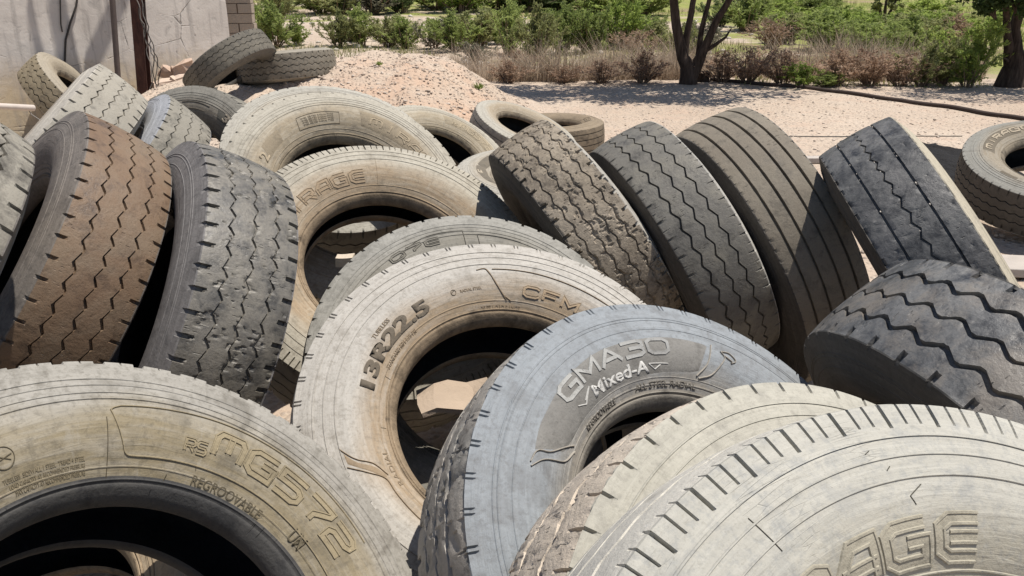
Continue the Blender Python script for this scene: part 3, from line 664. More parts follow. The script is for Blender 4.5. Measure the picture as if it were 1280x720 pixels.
stroke_text(j, 'MIRAGE', .368, 151, 89.5, .050, dk('J', .92), .0145, .0022, .32, 0, .25)
ridge_part(j, [[(.33, 82), (.44, 82)], [(.352, 111), (.341, 107)], [(.325, 64), (.34, 64)]], dk('J', .5), .0014, .001, 'mould_seam', False)
k_ = TY['K']
stroke_text(k_, '07E', .430, 121, 98, .03, dk('K', .8), .009, .003)
ridge_part(k_, [[(.405, 124), (.452, 106), (.455, 87)], [(.455, 87), (.40, 86.5)], [(.44, 81), (.44, 62)], [(.44, 81), (.40, 80)]], dk('K', .5), .003, .0026)
i_ = TY['I']
panel_part(i_, [(.425, 69), (.428, 50), (.425, 25)], [(.345, 66), (.342, 50), (.345, 25)], dk('I', .86), .0008)
stroke_text(i_, 'MIRAGE', .385, 60, 2, .045, dk('I', 1.1), .012, .003, .32, 0, .6)
panel_part(i_, [(.412, 141), (.41, 131), (.41, 123)], [(.345, 146), (.344, 136), (.344, 127)], dk('I', .8), .0008, 'panel', 20, 6)
text_part(i_, '2', .377, 149, 143.5, .04, dk('I', 1.15), 'raised', .02, .003)
ridge_part(i_, [[(.401, 109.5), (.403, 95), (.397, 81)], [(.397, 81), (.350, 80.8)], [(.350, 80.8), (.349, 95), (.351, 111.5)], [(.351, 111.5), (.401, 109.5)]], dk('I', .6), .003, .002)
for q in range(4): text_part(i_, 'STEEL BELTED RADIAL TYRE', .390 - q * .009, 107, 85, .006, dk('I', .6), bold=0, h=.001)
h_ = TY['H']; hp = tread_mat('panel_rubber', (.085, .08, .068), (.115, .108, .092), (.06, .056, .048), .4, 2.)
panel_part(h_, [(.445, 65.5), (.45, 52), (.45, 30)], [(.385, 62), (.385, 50), (.385, 30)], hp, .0009)
text_part(h_, '315', .42, 57, 38, .045, dk('H', 1.2), 'raised', .03, .004)
ridge_part(h_, [[(.428, 97), (.43, 84), (.424, 72)], [(.392, 97), (.393, 84), (.39, 75)]], dk('H', .6), .004, .003)
x_ = TY['X']
panel_part(x_, [(.425, 56), (.43, 30), (.43, -12)], [(.347, 52), (.347, 20), (.347, -12)], dk('X', .86), .0008)
stroke_text(x_, 'MG572', .388, 34, -12, .052, dk('X', 1.1), .014, .003, .28, 0, .6)
stroke_text(x_, 'RS', .374, 43, 37, .026, dk('X', 1.1), .008, .003, .28, 0, .6)
u_ = TY['U']
panel_part(u_, [(.425, 157), (.425, 140), (.425, 118), (.425, 98)], [(.35, 160), (.35, 140), (.35, 118), (.35, 98)], dk('U', .55), .001)
stroke_text(u_, 'MIRAGE', .387, 153, 88, .044, dk('U', 1.45), .012, .004, .32, 0, .8)
panel_part(u_, [(.44, -167), (.44, -160), (.44, -150)], [(.41, -167), (.41, -160), (.41, -150)], dk('U', .5), .001, 'panel', 12, 4)
y_ = TY['Y']
panel_part(y_, [(.41, 178), (.41, -172), (.41, -155)], [(.345, 178), (.345, -172), (.345, -155)], dk('Y', .5), .001, 'panel', 14, 5)
text_part(y_, 'E', .375, -165, -173, .045, dk('Y', 1.25), 'raised', .03, .004)
w_ = TY['W']
ridge_part(w_, [[(.40, 14), (.40, 0), (.40, -14)], [(.35, 14), (.35, 0), (.35, -14)], [(.35, 14), (.40, 14)], [(.35, -14), (.40, -14)], [(.385, 9), (.385, -9)], [(.365, 9), (.365, -9)]], dk('W', .5), .005, .003)
au = TY['AU']
ridge_part(au, [[(.334, f_) for f_ in range(-180, 181, 20)], [(.345, f_) for f_ in range(-180, 181, 20)]], dk('AU', .5), .003, .002)

exec_ground = True
# ------------------------------------------------------------------ terrain
def sst(e0, e1, x):
    t = min(1, max(0, (x - e0) / (e1 - e0))); return t * t * (3 - 2 * t)
def gz(x, y):
    z = 0.
    # gravel mound behind the pile
    fx = sst(-5.2, -3.4, x) * (1 - sst(-1.05, .55, x))
    fy = sst(5.6, 8.9, y) * (1 - sst(9.7, 12.6, y))
    z += .74 * fx * fy * (1 - .20 * (1 - sst(-2.8, -1.5, x)))
    z += .09 * math.exp(-((x - .1) / 1.5) ** 2 - ((y - 1.9) / 1.6) ** 2)
    # river bed and far rise
    z -= .38 * sst(13.6, 17.5, y)
    z += .055 * max(0, y - 38) * sst(38, 60, y) + .12 * max(0, y - 62) * sst(62, 95, y)
    z += .20 * math.exp(-((x - 3.4) / 1.0) ** 2 - ((y - 4.9) / .9) ** 2)
    n = mnoise.noise(Vector((x * .35, y * .35, 1.7)))
    z += .05 * n * (1 if y > 5 else .4)
    if 5.5 < y < 10.5 and -2.4 < x < .6: z -= .11 * fx * max(0, mnoise.noise(Vector((x * 2.2 + y * .8, y * 1.6, 21.)))) + -.085 * fx * abs(mnoise.noise(Vector((x * 4.5, y * 4.5, 31.))))
    if y > 5: z += .022 * mnoise.noise(Vector((x * 1.7, y * 1.7, 4.))) + fx * fy * .05 * mnoise.noise(Vector((x * 2.6, y * 2.6, 8.))) + fx * fy * .03 * mnoise.noise(Vector((x * 7, y * 7, 3.)))
    if y > 16: z += .12 * mnoise.noise(Vector((x * .12, y * .12, 9.)))
    return z
def on_ground(px, py):
    d = ray(px, py); t = 3.
    while t < 200:
        p = C0 + d * t
        if p.z <= gz(p.x, p.y): break
        t += .03 if t < 20 else .15
    return Vector((p.x, p.y, gz(p.x, p.y)))
xs = np.unique(np.concatenate([np.linspace(-250, -45, 24), np.linspace(-45, -9, 60), np.linspace(-9, 9, 240), np.linspace(9, 45, 70), np.linspace(45, 250, 24)]))
ys = np.unique(np.concatenate([np.linspace(-40, -2, 10), np.linspace(-2, 5, 50), np.linspace(5, 15, 170), np.linspace(15, 50, 110), np.linspace(50, 300, 60)]))
GV = np.array([(x, y, gz(x, y)) for y in ys for x in xs]); nx = len(xs)
ii = np.arange(len(ys) - 1)[:, None]; jj = np.arange(nx - 1)[None]; aa = ii * nx + jj
gme = new_mesh('ground', GV, np.stack([aa, aa + 1, aa + nx + 1, aa + nx], -1).reshape(-1, 4))
def ground_mat():
    t = NT('gravel_ground'); co = t.coord(); x, y, z = t.sep(co)
    big = t.noise(co, .35, 5, .6); mid = t.noise(co, 2.2, 6, .6); fine = t.noise(co, 22, 5, .7)
    v = t.voro(co, 24); v2 = t.voro(co, 55)
    sand = t.mix(t.ramp(big, [(.38, 0), (.62, 1)]), (.41, .325, .25), (.475, .392, .312))
    sand = t.mix(t.math('MULTIPLY', t.ramp(mid, [(.5, 0), (.68, 1)]), .6), sand, (.45, .33, .25))
    # pebbles: each cell gets its own tone
    peb = t.mix(t.ramp(v.outputs['Color'], [(.15, 0), (.9, 1)]), (.31, .25, .205), (.56, .49, .41))
    sand = t.mix(t.math('MULTIPLY', t.ramp(v.outputs['Distance'], [(.34, 1), (.45, 0)]), t.ramp(fine, [(.40, 0), (.60, .75)])), sand, peb)
    sand = t.mix(t.math('MULTIPLY', t.ramp(v2.outputs['Color'], [(.70, 0), (.82, 1)]), .35), sand, (.24, .19, .155))
    mx_ = t.math('MULTIPLY', t.ramp(t.math('DIVIDE', t.math('ADD', x, 3), 5), [(.18, 0), (.34, 1), (.60, 1), (.72, 0)]), t.ramp(t.math('DIVIDE', y, 20), [(.28, 0), (.34, 1), (.44, 1), (.50, 0)]))
    redm = t.math('MULTIPLY', mx_, t.ramp(mid, [(.34, 0), (.58, .85)]))
    sand = t.mix(redm, sand, t.mix(fine, (.385, .25, .17), (.52, .385, .285)))
    # river flat: sandy with thin green cover, more of it away to the right and on the rise
    grass = t.mix(t.noise(co, 1.1, 5), (.15, .185, .045), (.30, .30, .09))
    grass = t.mix(t.ramp(t.noise(co, .5, 4), [(.5, 0), (.62, 1)]), grass, (.26, .205, .115))
    far = t.ramp(t.math('DIVIDE', y, 60), [(.25, 0), (.32, 1)])
    cover = t.math('ADD', t.math('MULTIPLY', t.math('DIVIDE', x, t.math('MAXIMUM', y, 5)), .55), t.math('ADD', t.math('MULTIPLY', t.math('SUBTRACT', t.noise(co, .22, 5, .65), .5), 1.5), t.math('MULTIPLY', t.ramp(t.math('DIVIDE', y, 100), [(.36, 0), (.62, 1)]), .45)))
    col = t.mix(t.math('MULTIPLY', far, t.ramp(cover, [(-.02, 0), (.16, 1)])), sand, grass)
    red = t.math('MULTIPLY', t.ramp(t.math('DIVIDE', y, 200), [(.36, 0), (.42, 1)]), t.ramp(t.noise(co, .09, 4), [(.5, 0), (.56, 1)]))
    col = t.mix(red, col, (.36, .2, .115))
    h = t.math('ADD', t.math('MULTIPLY', t.ramp(v.outputs['Distance'], [(.0, 1), (.5, 0)]), .7), t.math('ADD', t.math('MULTIPLY', fine, .5), mid))
    return t.done(col, .95, t.bump(h, .8, .03))
GM = ground_mat()
tag(link('ground', gme, GM), kind='structure')

# loose stones as one mesh: nobody could count them
rng = random.Random(5)
def rock_template(seed, n=1):
    bm = bmesh.new(); bmesh.ops.create_icosphere(bm, subdivisions=n, radius=1)
    for v in bm.verts:
        v.co *= 1 + .45 * mnoise.noise(v.co * 1.3 + Vector((seed * 3.1, seed, 0)))
        v.co.z *= .62
    V = np.array([v.co[:] for v in bm.verts]); P = np.array([[q.index for q in f.verts] for f in bm.faces]); bm.free(); return V, P
def scatter_rocks(spots, name, mat, label, cat, kind):
    T = [rock_template(q) for q in range(6)]; VV = []; FF = []; b = 0
    for (x, y, s) in spots:
        V, P = T[rng.randrange(6)]; a = rng.uniform(0, 2 * PI); ca, sa = math.cos(a), math.sin(a)
        q = V * s * np.array([rng.uniform(.7, 1.3), rng.uniform(.7, 1.2), rng.uniform(.6, 1.1)])
        q = np.stack([q[:, 0] * ca - q[:, 1] * sa, q[:, 0] * sa + q[:, 1] * ca, q[:, 2]], 1) + np.array([x, y, gz(x, y) + s * .15])
        VV.append(q); FF.append(P + b); b += len(V)
    o = link(name, new_mesh(name, np.concatenate(VV), Ft=np.concatenate(FF), smooth=False), mat); tag(o, label, cat, kind=kind); return o
def stone_mat(name, c1, c2, sc=9):
    t = NT(name); co = t.coord(); v = t.voro(co, sc)
    col = t.mix(t.ramp(v.outputs['Color'], [(.1, 0), (.9, 1)]), c1, c2)
    col = t.mix(t.math('MULTIPLY', t.noise(co, 60, 4), .35), col, tuple(q * .6 for q in c1))
    return t.done(col, .92, t.bump(t.noise(co, 90, 4), .4, .004))
spots = []
for _ in range(7500):
    y = 4.5 + 9.2 * rng.random() ** .9; x = rng.uniform(-.62, .68) * (y + .8) + 0
    spots.append((x, y, .006 + .016 * rng.random() ** 3))
for _ in range(5000):
    x = rng.uniform(-3.3, .2); y = rng.uniform(6.2, 10.2); spots.append((x, y, .006 + .017 * rng.random() ** 4))
scatter_rocks(spots, 'gravel', stone_mat('gravel_stone', (.33, .26, .205), (.58, .50, .42)), 'loose pale gravel stones strewn over the ground and mound', 'gravel', 'stuff')
spots = []
for _ in range(900):
    y = rng.uniform(17, 42); x = rng.uniform(-.42, .35) * y
    if mnoise.noise(Vector((x * .2, y * .2, 3))) > -.05: spots.append((x, y, .03 + .12 * rng.random() ** 3))
scatter_rocks(spots, 'river_stones', stone_mat('river_stone', (.40, .36, .31), (.62, .57, .5), 3), 'pale stones scattered over the dry river bed', 'stones', 'stuff')

# ------------------------------------------------------------------ vegetation
def leaf_mat(name, c1, c2, trans=.55, sc=1.6):
    t = NT(name); co = t.coord(); oi = t.n('ShaderNodeObjectInfo')
    n = t.noise(co, sc, 3); n2 = t.noise(co, 37, 2)
    k = t.math('ADD', t.math('MULTIPLY', n, .6), t.math('ADD', t.math('MULTIPLY', n2, .4), t.math('MULTIPLY', t.math('SUBTRACT', oi.outputs['Random'], .5), .25)))
    col = t.mix(t.ramp(k, [(.30, 0), (.70, 1)]), c1, c2)
    t.done(col, .6)
    tr = t.n('ShaderNodeBsdfTranslucent'); t.l(col, tr.inputs[0]); mx = t.n('ShaderNodeMixShader'); mx.inputs[0].default_value = trans
    t.l(t.b.outputs[0], mx.inputs[1]); t.l(tr.outputs[0], mx.inputs[2]); t.l(mx.outputs[0], t.out.inputs[0])
    return t.m
LM = {'green': leaf_mat('shrub_leaf_green', (.165, .21, .06), (.37, .43, .14)), 'olive': leaf_mat('shrub_leaf_olive', (.20, .215, .085), (.40, .41, .18)),
      'dark': leaf_mat('shrub_leaf_dark', (.075, .11, .04), (.18, .22, .085)), 'brown': leaf_mat('dry_twig_leaf', (.22, .142, .098), (.47, .335, .235), .4),
      'bright': leaf_mat('shrub_leaf_bright', (.19, .26, .055), (.41, .49, .135)), 'grey': leaf_mat('shrub_leaf_grey', (.13, .125, .085), (.235, .225, .16))}
STEM = plain('shrub_stem', (.20, .145, .105), .9, .3, 8)
def cards(C, Dn, L, Wd, rs):
    """thin leaf blades: centres C, directions Dn, length L, width Wd"""
    n = len(C); rv = rs.normal(size=(n, 3)); sd = np.cross(Dn, rv); sd /= np.linalg.norm(sd, axis=1)[:, None] + 1e-9
    L = L[:, None]; Wd = Wd[:, None]
    a = C - Dn * L * .5; b = C + Dn * L * .5; m1 = C + sd * Wd * .5 + Dn * L * .05; m2 = C - sd * Wd * .5 + Dn * L * .05
    V = np.stack([a, m1, b, m2], 1).reshape(-1, 3); F = np.arange(4 * n).reshape(n, 4); return V, F
def shrub_mesh(seed, n=1900, feathery=True):
    """unit shrub about 1 wide and 1 tall: fan of stems with small leaves on side twigs"""
    rs = np.random.RandomState(seed); mb = MB(); C = []; D = []
    ns = 22
    for i in range(ns):
        az = rs.uniform(0, 2 * PI); lean = rs.uniform(.05, .75) ** 1.0; h = rs.uniform(.6, 1.0) * (1 - .35 * lean)
        tip = np.array([math.cos(az) * lean * .62, math.sin(az) * lean * .62, h]); base = np.array([math.cos(az) * .06, math.sin(az) * .06, 0])
        mid = (base + tip) / 2 + np.array([0, 0, .08]) + rs.normal(size=3) * .03
        pts = [base * (1 - t) ** 2 + 2 * mid * t * (1 - t) + tip * t * t for t in np.linspace(0, 1, 6)]
        mb.tube(pts, [.011, .009, .008, .006, .004, .002], 4, False)
        dirn = (tip - mid); dirn /= np.linalg.norm(dirn)
        for _ in range(int(rs.uniform(4, 9))):
            t = rs.uniform(.12, 1); p = base * (1 - t) ** 2 + 2 * mid * t * (1 - t) + tip * t * t
            td = dirn * rs.uniform(.4, 1) + rs.normal(size=3) * .55 + np.array([0, 0, .25]); td /= np.linalg.norm(td); tl = rs.uniform(.10, .26)
            k = n // (ns * 6)
            u = rs.uniform(0, 1, k)[:, None]; C.append(p + td * tl * u + rs.normal(size=(k, 3)) * .018); D.append(td * .8 + rs.normal(size=(k, 3)) * .55 + np.array([0, 0, .2]))
    C = np.concatenate(C); D = np.concatenate(D); D /= np.linalg.norm(D, axis=1)[:, None]
    V, F = cards(C, D, rs.uniform(.04, .09, len(C)), rs.uniform(.012, .026, len(C)), rs)
    return new_mesh('foliage', V, F, smooth=False), mb.mesh('stems')
SH = [shrub_mesh(q, 5200) for q in range(5)]
TWIG = [shrub_mesh(20 + q, 2200) for q in range(2)]
ORD = ['first', 'second', 'third', 'fourth', 'fifth', 'sixth', 'seventh', 'eighth', 'ninth', 'tenth', 'eleventh', 'twelfth', 'thirteenth', 'fourteenth', 'fifteenth', 'sixteenth', 'seventeenth', 'eighteenth', 'nineteenth', 'twentieth', 'twenty-first', 'twenty-second', 'twenty-third']
_OLD = ['first', 'second', 'third', 'fourth', 'fifth', 'sixth', 'seventh', 'eighth', 'ninth', 'tenth', 'eleventh', 'twelfth', 'thirteenth', 'fourteenth', 'fifteenth']
def shrub(px, py, hpx, wpx, kind, label, group):
    px += rng.uniform(-7, 7); py += rng.uniform(-2.5, 2.5) if py < 95 else 0
    p = on_ground(px, py); dist = (p - C0).length; h = hpx * dist / F_PX; w = wpx * dist / F_PX
    r_ = empty('shrub', p, label, 'shrub', group); me = (TWIG if kind == 'brown' else SH)[rng.randrange(2 if kind == 'brown' else 5)]
    r_.scale = (w * 1.45, w * 1.45, h * .92) if kind == 'brown' else (w * 1.5, w * 1.4, h * rng.uniform(.95, 1.3)); r_.rotation_euler = (0, 0, rng.uniform(0, 6.28))
    link('foliage', me[0], LM[kind], r_); link('stems', me[1], STEM, r_)
ROWS = [
 ('in the row just beyond the gravel mound', 'shrubs beyond the gravel mound', [(350, 60, 52, 60, 'green'), (378, 55, 22, 24, 'bright'), (340, 42, 60, 50, 'olive'), (425, 58, 36, 44, 'olive'), (452, 60, 38, 44, 'green'), (482, 60, 36, 46, 'olive'), (512, 61, 36, 46, 'green'), (540, 60, 34, 40, 'grey'), (440, 50, 26, 44, 'green'), (498, 50, 26, 46, 'olive')]),
 ('in the middle row on the river bed', 'shrubs in the middle of the river bed', [(566, 62, 44, 54, 'green'), (602, 63, 40, 54, 'olive'), (640, 70, 52, 58, 'green'), (668, 76, 54, 56, 'olive'), (702, 70, 48, 56, 'green'), (738, 67, 44, 54, 'green'), (764, 62, 48, 58, 'bright'), (800, 76, 40, 52, 'brown'), (828, 62, 30, 44, 'olive'), (850, 78, 36, 44, 'olive'), (880, 70, 34, 44, 'grey'), (585, 52, 30, 50, 'green'), (622, 54, 34, 50, 'bright'), (684, 56, 34, 50, 'green'), (720, 54, 30, 50, 'olive'), (780, 54, 30, 50, 'green'), (815, 50, 26, 44, 'green'), (590, 78, 22, 40, 'grey'), (640, 84, 22, 40, 'brown')]),
 ('in the back row across the river bed', 'shrubs at the far side of the river bed', [(352, 17, 24, 34, 'dark'), (396, 16, 26, 36, 'green'), (428, 18, 26, 44, 'olive'), (462, 19, 30, 48, 'grey'), (500, 14, 26, 40, 'dark'), (540, 14, 24, 44, 'green'), (578, 17, 34, 54, 'bright'), (618, 14, 28, 44, 'green'), (660, 13, 26, 50, 'dark'), (700, 12, 22, 40, 'dark'), (736, 14, 24, 44, 'green'), (778, 13, 18, 34, 'dark'), (805, 19, 22, 44, 'green')]),
 ('in the thicket between the two trees', 'shrubs between the two trees', [(932, 42, 44, 62, 'green'), (905, 36, 36, 40, 'dark'), (960, 62, 40, 54, 'brown'), (985, 58, 40, 56, 'olive'), (1018, 66, 40, 60, 'green'), (1052, 60, 40, 60, 'bright'), (1085, 72, 44, 60, 'green'), (1115, 64, 40, 60, 'olive'), (1140, 74, 44, 56, 'green'), (1168, 64, 36, 50, 'olive'), (1190, 66, 44, 44, 'brown'), (1212, 109, 58, 52, 'bright'), (1180, 107, 44, 44, 'olive'), (1008, 109, 22, 46, 'bright'), (1034, 109, 17, 36, 'green'), (1000, 46, 30, 60, 'bright'), (1045, 44, 28, 60, 'green'), (1090, 48, 30, 60, 'bright'), (1130, 50, 30, 60, 'green'), (1166, 48, 28, 56, 'bright')]),
 ('among the dry reeds', 'dry brush among the reeds', [(640, 104, 30, 46, 'brown'), (700, 104, 26, 44, 'brown'), (756, 104, 30, 50, 'brown'), (806, 104, 40, 54, 'brown'), (905, 103, 40, 54, 'brown'), (940, 104, 50, 60, 'brown'), (978, 106, 44, 54, 'brown'), (1048, 107, 44, 56, 'brown'), (1086, 107, 48, 58, 'brown'), (1124, 108, 44, 56, 'brown'), (1158, 108, 40, 50, 'olive')]),
 ('on the green slope at the top right', 'low shrubs on the far slope', [(976, 26, 22, 50, 'bright'), (1022, 22, 20, 60, 'green'), (1060, 30, 18, 60, 'bright'), (1150, 26, 24, 60, 'bright'), (1190, 36, 22, 50, 'olive'), (1026, 8, 12, 30, 'dark'), (960, 12, 16, 34, 'green'), (1262, 30, 26, 50, 'bright'), (1235, 44, 24, 44, 'bright')]),
]
WORD = {'green': 'green', 'olive': 'dull olive', 'dark': 'dark green', 'brown': 'dry brown twiggy', 'bright': 'bright green', 'grey': 'greyish'}
for where, grp, items in ROWS:
    items = sorted(items)
    for q, (px, py, hp, wp, kd) in enumerate(items):
        if 'back row' in where: hp, wp = hp * 1.2, wp * 1.55
        shrub(px, py, hp, wp, kd, f"{WORD[kd]} shrub, {ORD[q]} from the left {where}", grp)

# dry reeds and grass: one mesh each, nobody could count the stalks
def blades(n, area, hmin, hmax, wd, seed, lean=.25):
    rs = np.random.RandomState(seed); V = []; 
    pts = []
    while len(pts) < n:
        p = area(rs)
        if p is not None: pts.append(p)
    P = np.array([(x, y, gz(x, y)) for x, y in pts]); h = rs.uniform(hmin, hmax, n) ** 1.3 * np.array([.35 + 1.1 * max(0, min(1, .5 + 1.1 * mnoise.noise(Vector((x * .8, y * .8, seed))))) for x, y in pts]); az = rs.uniform(0, 2 * PI, n); ln = np.abs(rs.normal(size=n)) * lean
    tip = P + np.stack([np.cos(az) * ln * h, np.sin(az) * ln * h * .6, h], 1); sd = np.stack([np.cos(az + 1.3), np.sin(az + 1.3), 0 * az], 1) * wd * .5
    mid = P * .45 + tip * .55 + np.stack([np.cos(az), np.sin(az), 0 * az], 1) * (-.06 * ln * h)[:, None]
    V = np.stack([P - sd, P + sd, mid + sd * .8, mid - sd * .8, tip], 1).reshape(-1, 3); b = np.arange(n) * 5
    Q = np.stack([b, b + 1, b + 2, b + 3], 1); T = np.stack([b + 3, b + 2, b + 4], 1)
    return new_mesh('blades', V, Q, T, smooth=False)
def reed_area(rs):
    y = 13.9 + 4.2 * rs.rand() ** 1.5; x = rs.uniform(-.115, .56) * y
    d = mnoise.noise(Vector((x * .55, y * .55, 2.2)))
    if x < -.06 * y and d < .1: return None
    return (x, y) if d > -.10 + .5 * rs.rand() - .25 else None
REED = leaf_mat('dry_reed', (.27, .20, .15), (.60, .50, .37), .4, 2.2)
o = link('dry_reeds', blades(17000, reed_area, .22, .80, .009, 3, .75), REED); tag(o, 'band of dry tan reeds and stalks beyond the gravel lot', 'reeds', kind='stuff')
def grass_area(rs):
    y = 17 + 34 * rs.rand(); x = rs.uniform(-.3, .62) * y
    d = mnoise.noise(Vector((x * .16, y * .16, 5.))) + .55 * (x / y) 
    return (x, y) if d > .12 else None
GRS = leaf_mat('meadow_grass', (.10, .13, .035), (.27, .27, .09), .25, .6)
o = link('grass', blades(26000, grass_area, .12, .42, .014, 4, .5), GRS); tag(o, 'green and yellowish grass cover on the river flat', 'grass', kind='stuff')
def verge(rs):
    x = rs.uniform(3.6, 7.6); y = 13.1 + rs.rand() * 1.1; return (x, y)
o = link('verge_grass', blades(1100, verge, .05, .16, .012, 9, .4), LM['olive']); tag(o, 'short green grass along the edge of the gravel under the trees', 'grass', kind='stuff')

# small weeds
def weed(px, py, hpx, label, kd='dark'):
    p = on_ground(px, py); d = (p - C0).length; h = hpx * d / F_PX
    rs = np.random.RandomState(int(px)); n = 60
    az = rs.uniform(0, 6.28, n); el = rs.uniform(.4, 1.4, n); D = np.stack([np.cos(az) * np.cos(el), np.sin(az) * np.cos(el), np.sin(el)], 1)
    V, F = cards(D * .4 * rs.uniform(.5, 1.1, n)[:, None], D, rs.uniform(.4, .8, n), rs.uniform(.06, .12, n), rs)
    o = link('weed', new_mesh('weed', V, F, smooth=False), LM[kd], None, p); o.scale = (h * 1.3, h * 1.3, h); tag(o, label, 'weed')
weed(283, 92, 16, 'dark green weed growing at the foot of the tilted tyre', 'dark')
weed(328, 95, 7, 'tiny dry weed below the flat lying tyre', 'grey')
weed(474, 83, 8, 'small weed alone on top of the gravel mound', 'green')
weed(598, 112, 13, 'leafy weed at the right foot of the gravel mound', 'green')
weed(36, 166, 10, 'dry pale weed below the pipe at the left edge', 'grey')

# ------------------------------------------------------------------ trees
BARK = NT('bark'); co = BARK.coord(); st = BARK.noise(BARK.mapping(co, (14, 14, 2.2)), 1.6, 6, .65)
BARK = BARK.done(BARK.mix(BARK.ramp(st, [(.35, 0), (.65, 1)]), (.03, .02, .015), (.10, .072, .055)), .95, BARK.bump(st, .9, .02))
TL = leaf_mat('tree_leaf', (.035, .058, .016), (.11, .155, .045), .45, 3.)
def tree(base, limbs, crown, label, n, lsz, seed):
    """limbs: list of (points, radii) relative to the base; crown: list of (centre, radius, share)"""
    r_ = empty('tree', base, label, 'tree'); mb = MB()
    for pts, rad in limbs:
        q = [Vector(p) for p in pts]; fine = []; fr = []
        for i in range(len(q) - 1):
            for k in range(6):
                t = k / 6; p = q[i].lerp(q[i + 1], t); w = .02 * min(1, i + t)
                fine.append(p + Vector((mnoise.noise(p * 3 + Vector((seed, 0, 0))), mnoise.noise(p * 3 + Vector((0, seed, 5))), 0)) * w); fr.append(rad[i] + (rad[i + 1] - rad[i]) * t)
        fine.append(q[-1]); fr.append(rad[-1]); mb.tube(fine, fr, 12)
    link('trunk', mb.mesh('trunk'), BARK, r_)
    rs = np.random.RandomState(seed); C = []; D = []; br = MB()
    for c, rad, share in crown:
        m = int(n * share); c = np.array(c)
        # clumps inside the volume, leaves inside the clumps
        nc = max(3, m // 70); cc = rs.normal(size=(nc, 3)); cc /= np.linalg.norm(cc, axis=1)[:, None]; cc = c + cc * rad * (rs.uniform(.25, 1, nc) ** .5)[:, None] * np.array([1, 1, .72])
        idx = rs.randint(0, nc, m); C.append(cc[idx] + rs.normal(size=(m, 3)) * rad * .13); D.append(rs.normal(size=(m, 3)) + np.array([0, 0, -.4]))
        for q in cc[::3]: br.tube([c * .6 + np.array([0, 0, .2]), (c + q) / 2, q], [.02, .012, .004], 5, False)
    C = np.concatenate(C); D = np.concatenate(D); D /= np.linalg.norm(D, axis=1)[:, None]
    V, F = cards(C, D, rs.uniform(.7, 1.3, len(C)) * lsz, rs.uniform(.7, 1.3, len(C)) * lsz * .55, rs)
    link('crown', new_mesh('crown', V, F, smooth=False), TL, r_); link('branch', br.mesh('branch'), BARK, r_)
b1 = on_ground(860, 105); k1 = (b1 - C0).dot(Vector((0, math.cos(PITCH), -math.sin(PITCH)))) / F_PX
def pk(px, py, y=0.): return ((px - 860) * k1, y, (105 - py) * k1 * 1.03)
tree(b1, [([(0, 0, -.15), pk(860, 96), pk(858, 84), pk(851, 74), pk(841, 40), pk(833, 0), pk(826, -60)], [.16, .135, .115, .09, .072, .062, .04]),
          ([pk(862, 100), pk(853, 76, .05), pk(856, 40, .08), pk(862, 0, .1), pk(870, -60, .2)], [.08, .07, .05, .042, .03]),
          ([pk(862, 98), pk(868, 84), pk(874, 66, -.05), pk(888, 30, -.08), pk(905, 0, -.1), pk(930, -50, -.1)], [.115, .10, .068, .054, .045, .03]),
          ([pk(870, 80), pk(872, 50, .1), pk(880, 10, .15), pk(886, -50, .2)], [.05, .042, .034, .02]),
          ([pk(875, 68), pk(886, 60, -.1), pk(899, 50, -.15), pk(905, 40, -.15)], [.035, .03, .02, .008]),
          ([pk(886, 36, -.05), pk(905, 8, .1), pk(925, -12, .2)], [.03, .025, .015])],
     [((-1.0, -.75, 2.9), 1.3, .27), ((.5, -.8, 3.0), 1.25, .25), ((1.7, -.5, 3.1), 1.0, .12), ((-2.2, -.7, 2.8), 1.0, .2), ((.0, -.6, 4.0), 1.2, .16)],
     'tree with four dark stems rising from one base, left of the two', 14000, .11, 11)
b2 = on_ground(1262, 108); k2 = (b2 - C0).dot(Vector((0, math.cos(PITCH), -math.sin(PITCH)))) / F_PX
def pk2(px, py, y=0.): return ((px - 1262) * k2, y, (108 - py) * k2 * 1.03)
tree(b2, [([(0, 0, -.2), pk2(1262, 100), pk2(1264, 85), pk2(1258, 66), pk2(1254, 40), pk2(1254, 0), pk2(1252, -50)], [.29, .21, .18, .12, .085, .07, .05]),
          ([pk2(1262, 90), pk2(1253, 74), pk2(1243, 52, -.1), pk2(1231, 26, -.2), pk2(1218, 4, -.3), pk2(1205, -30, -.3)], [.12, .085, .06, .05, .042, .025]),
          ([pk2(1266, 84), pk2(1262, 60, .1), pk2(1262, 30, .15), pk2(1270, -40, .2)], [.10, .07, .06, .04]),
          ([pk2(1266, 94), pk2(1284, 72), pk2(1300, 40), pk2(1325, -20)], [.15, .12, .09, .06]),
          ([pk2(1268, 80), pk2(1268, 66, -.2), pk2(1272, 54, -.25)], [.04, .03, .012]), ([pk2(1256, 82), pk2(1246, 76, -.1), pk2(1242, 74, -.12)], [.03, .02, .01])],
     [(pk2(1182, 2, -.5), .34, .10), (pk2(1225, 0, -.5), .36, .13), (pk2(1262, -2, -.5), .34, .10), ((-.3, -.9, 2.5), 1.2, .25), ((1.0, -.6, 2.6), 1.3, .25), ((.2, -.4, 3.6), 1.3, .17)],
     'stout dark tree at the right edge with leaves hanging low', 9000, .085, 23)
b3 = on_ground(1103, 36); k3 = (b3 - C0).dot(Vector((0, math.cos(PITCH), -math.sin(PITCH)))) / F_PX
def pk3(px, py, y=0.): return ((px - 1103) * k3, y, (36 - py) * k3)
TL_, TL = TL, LM['olive']
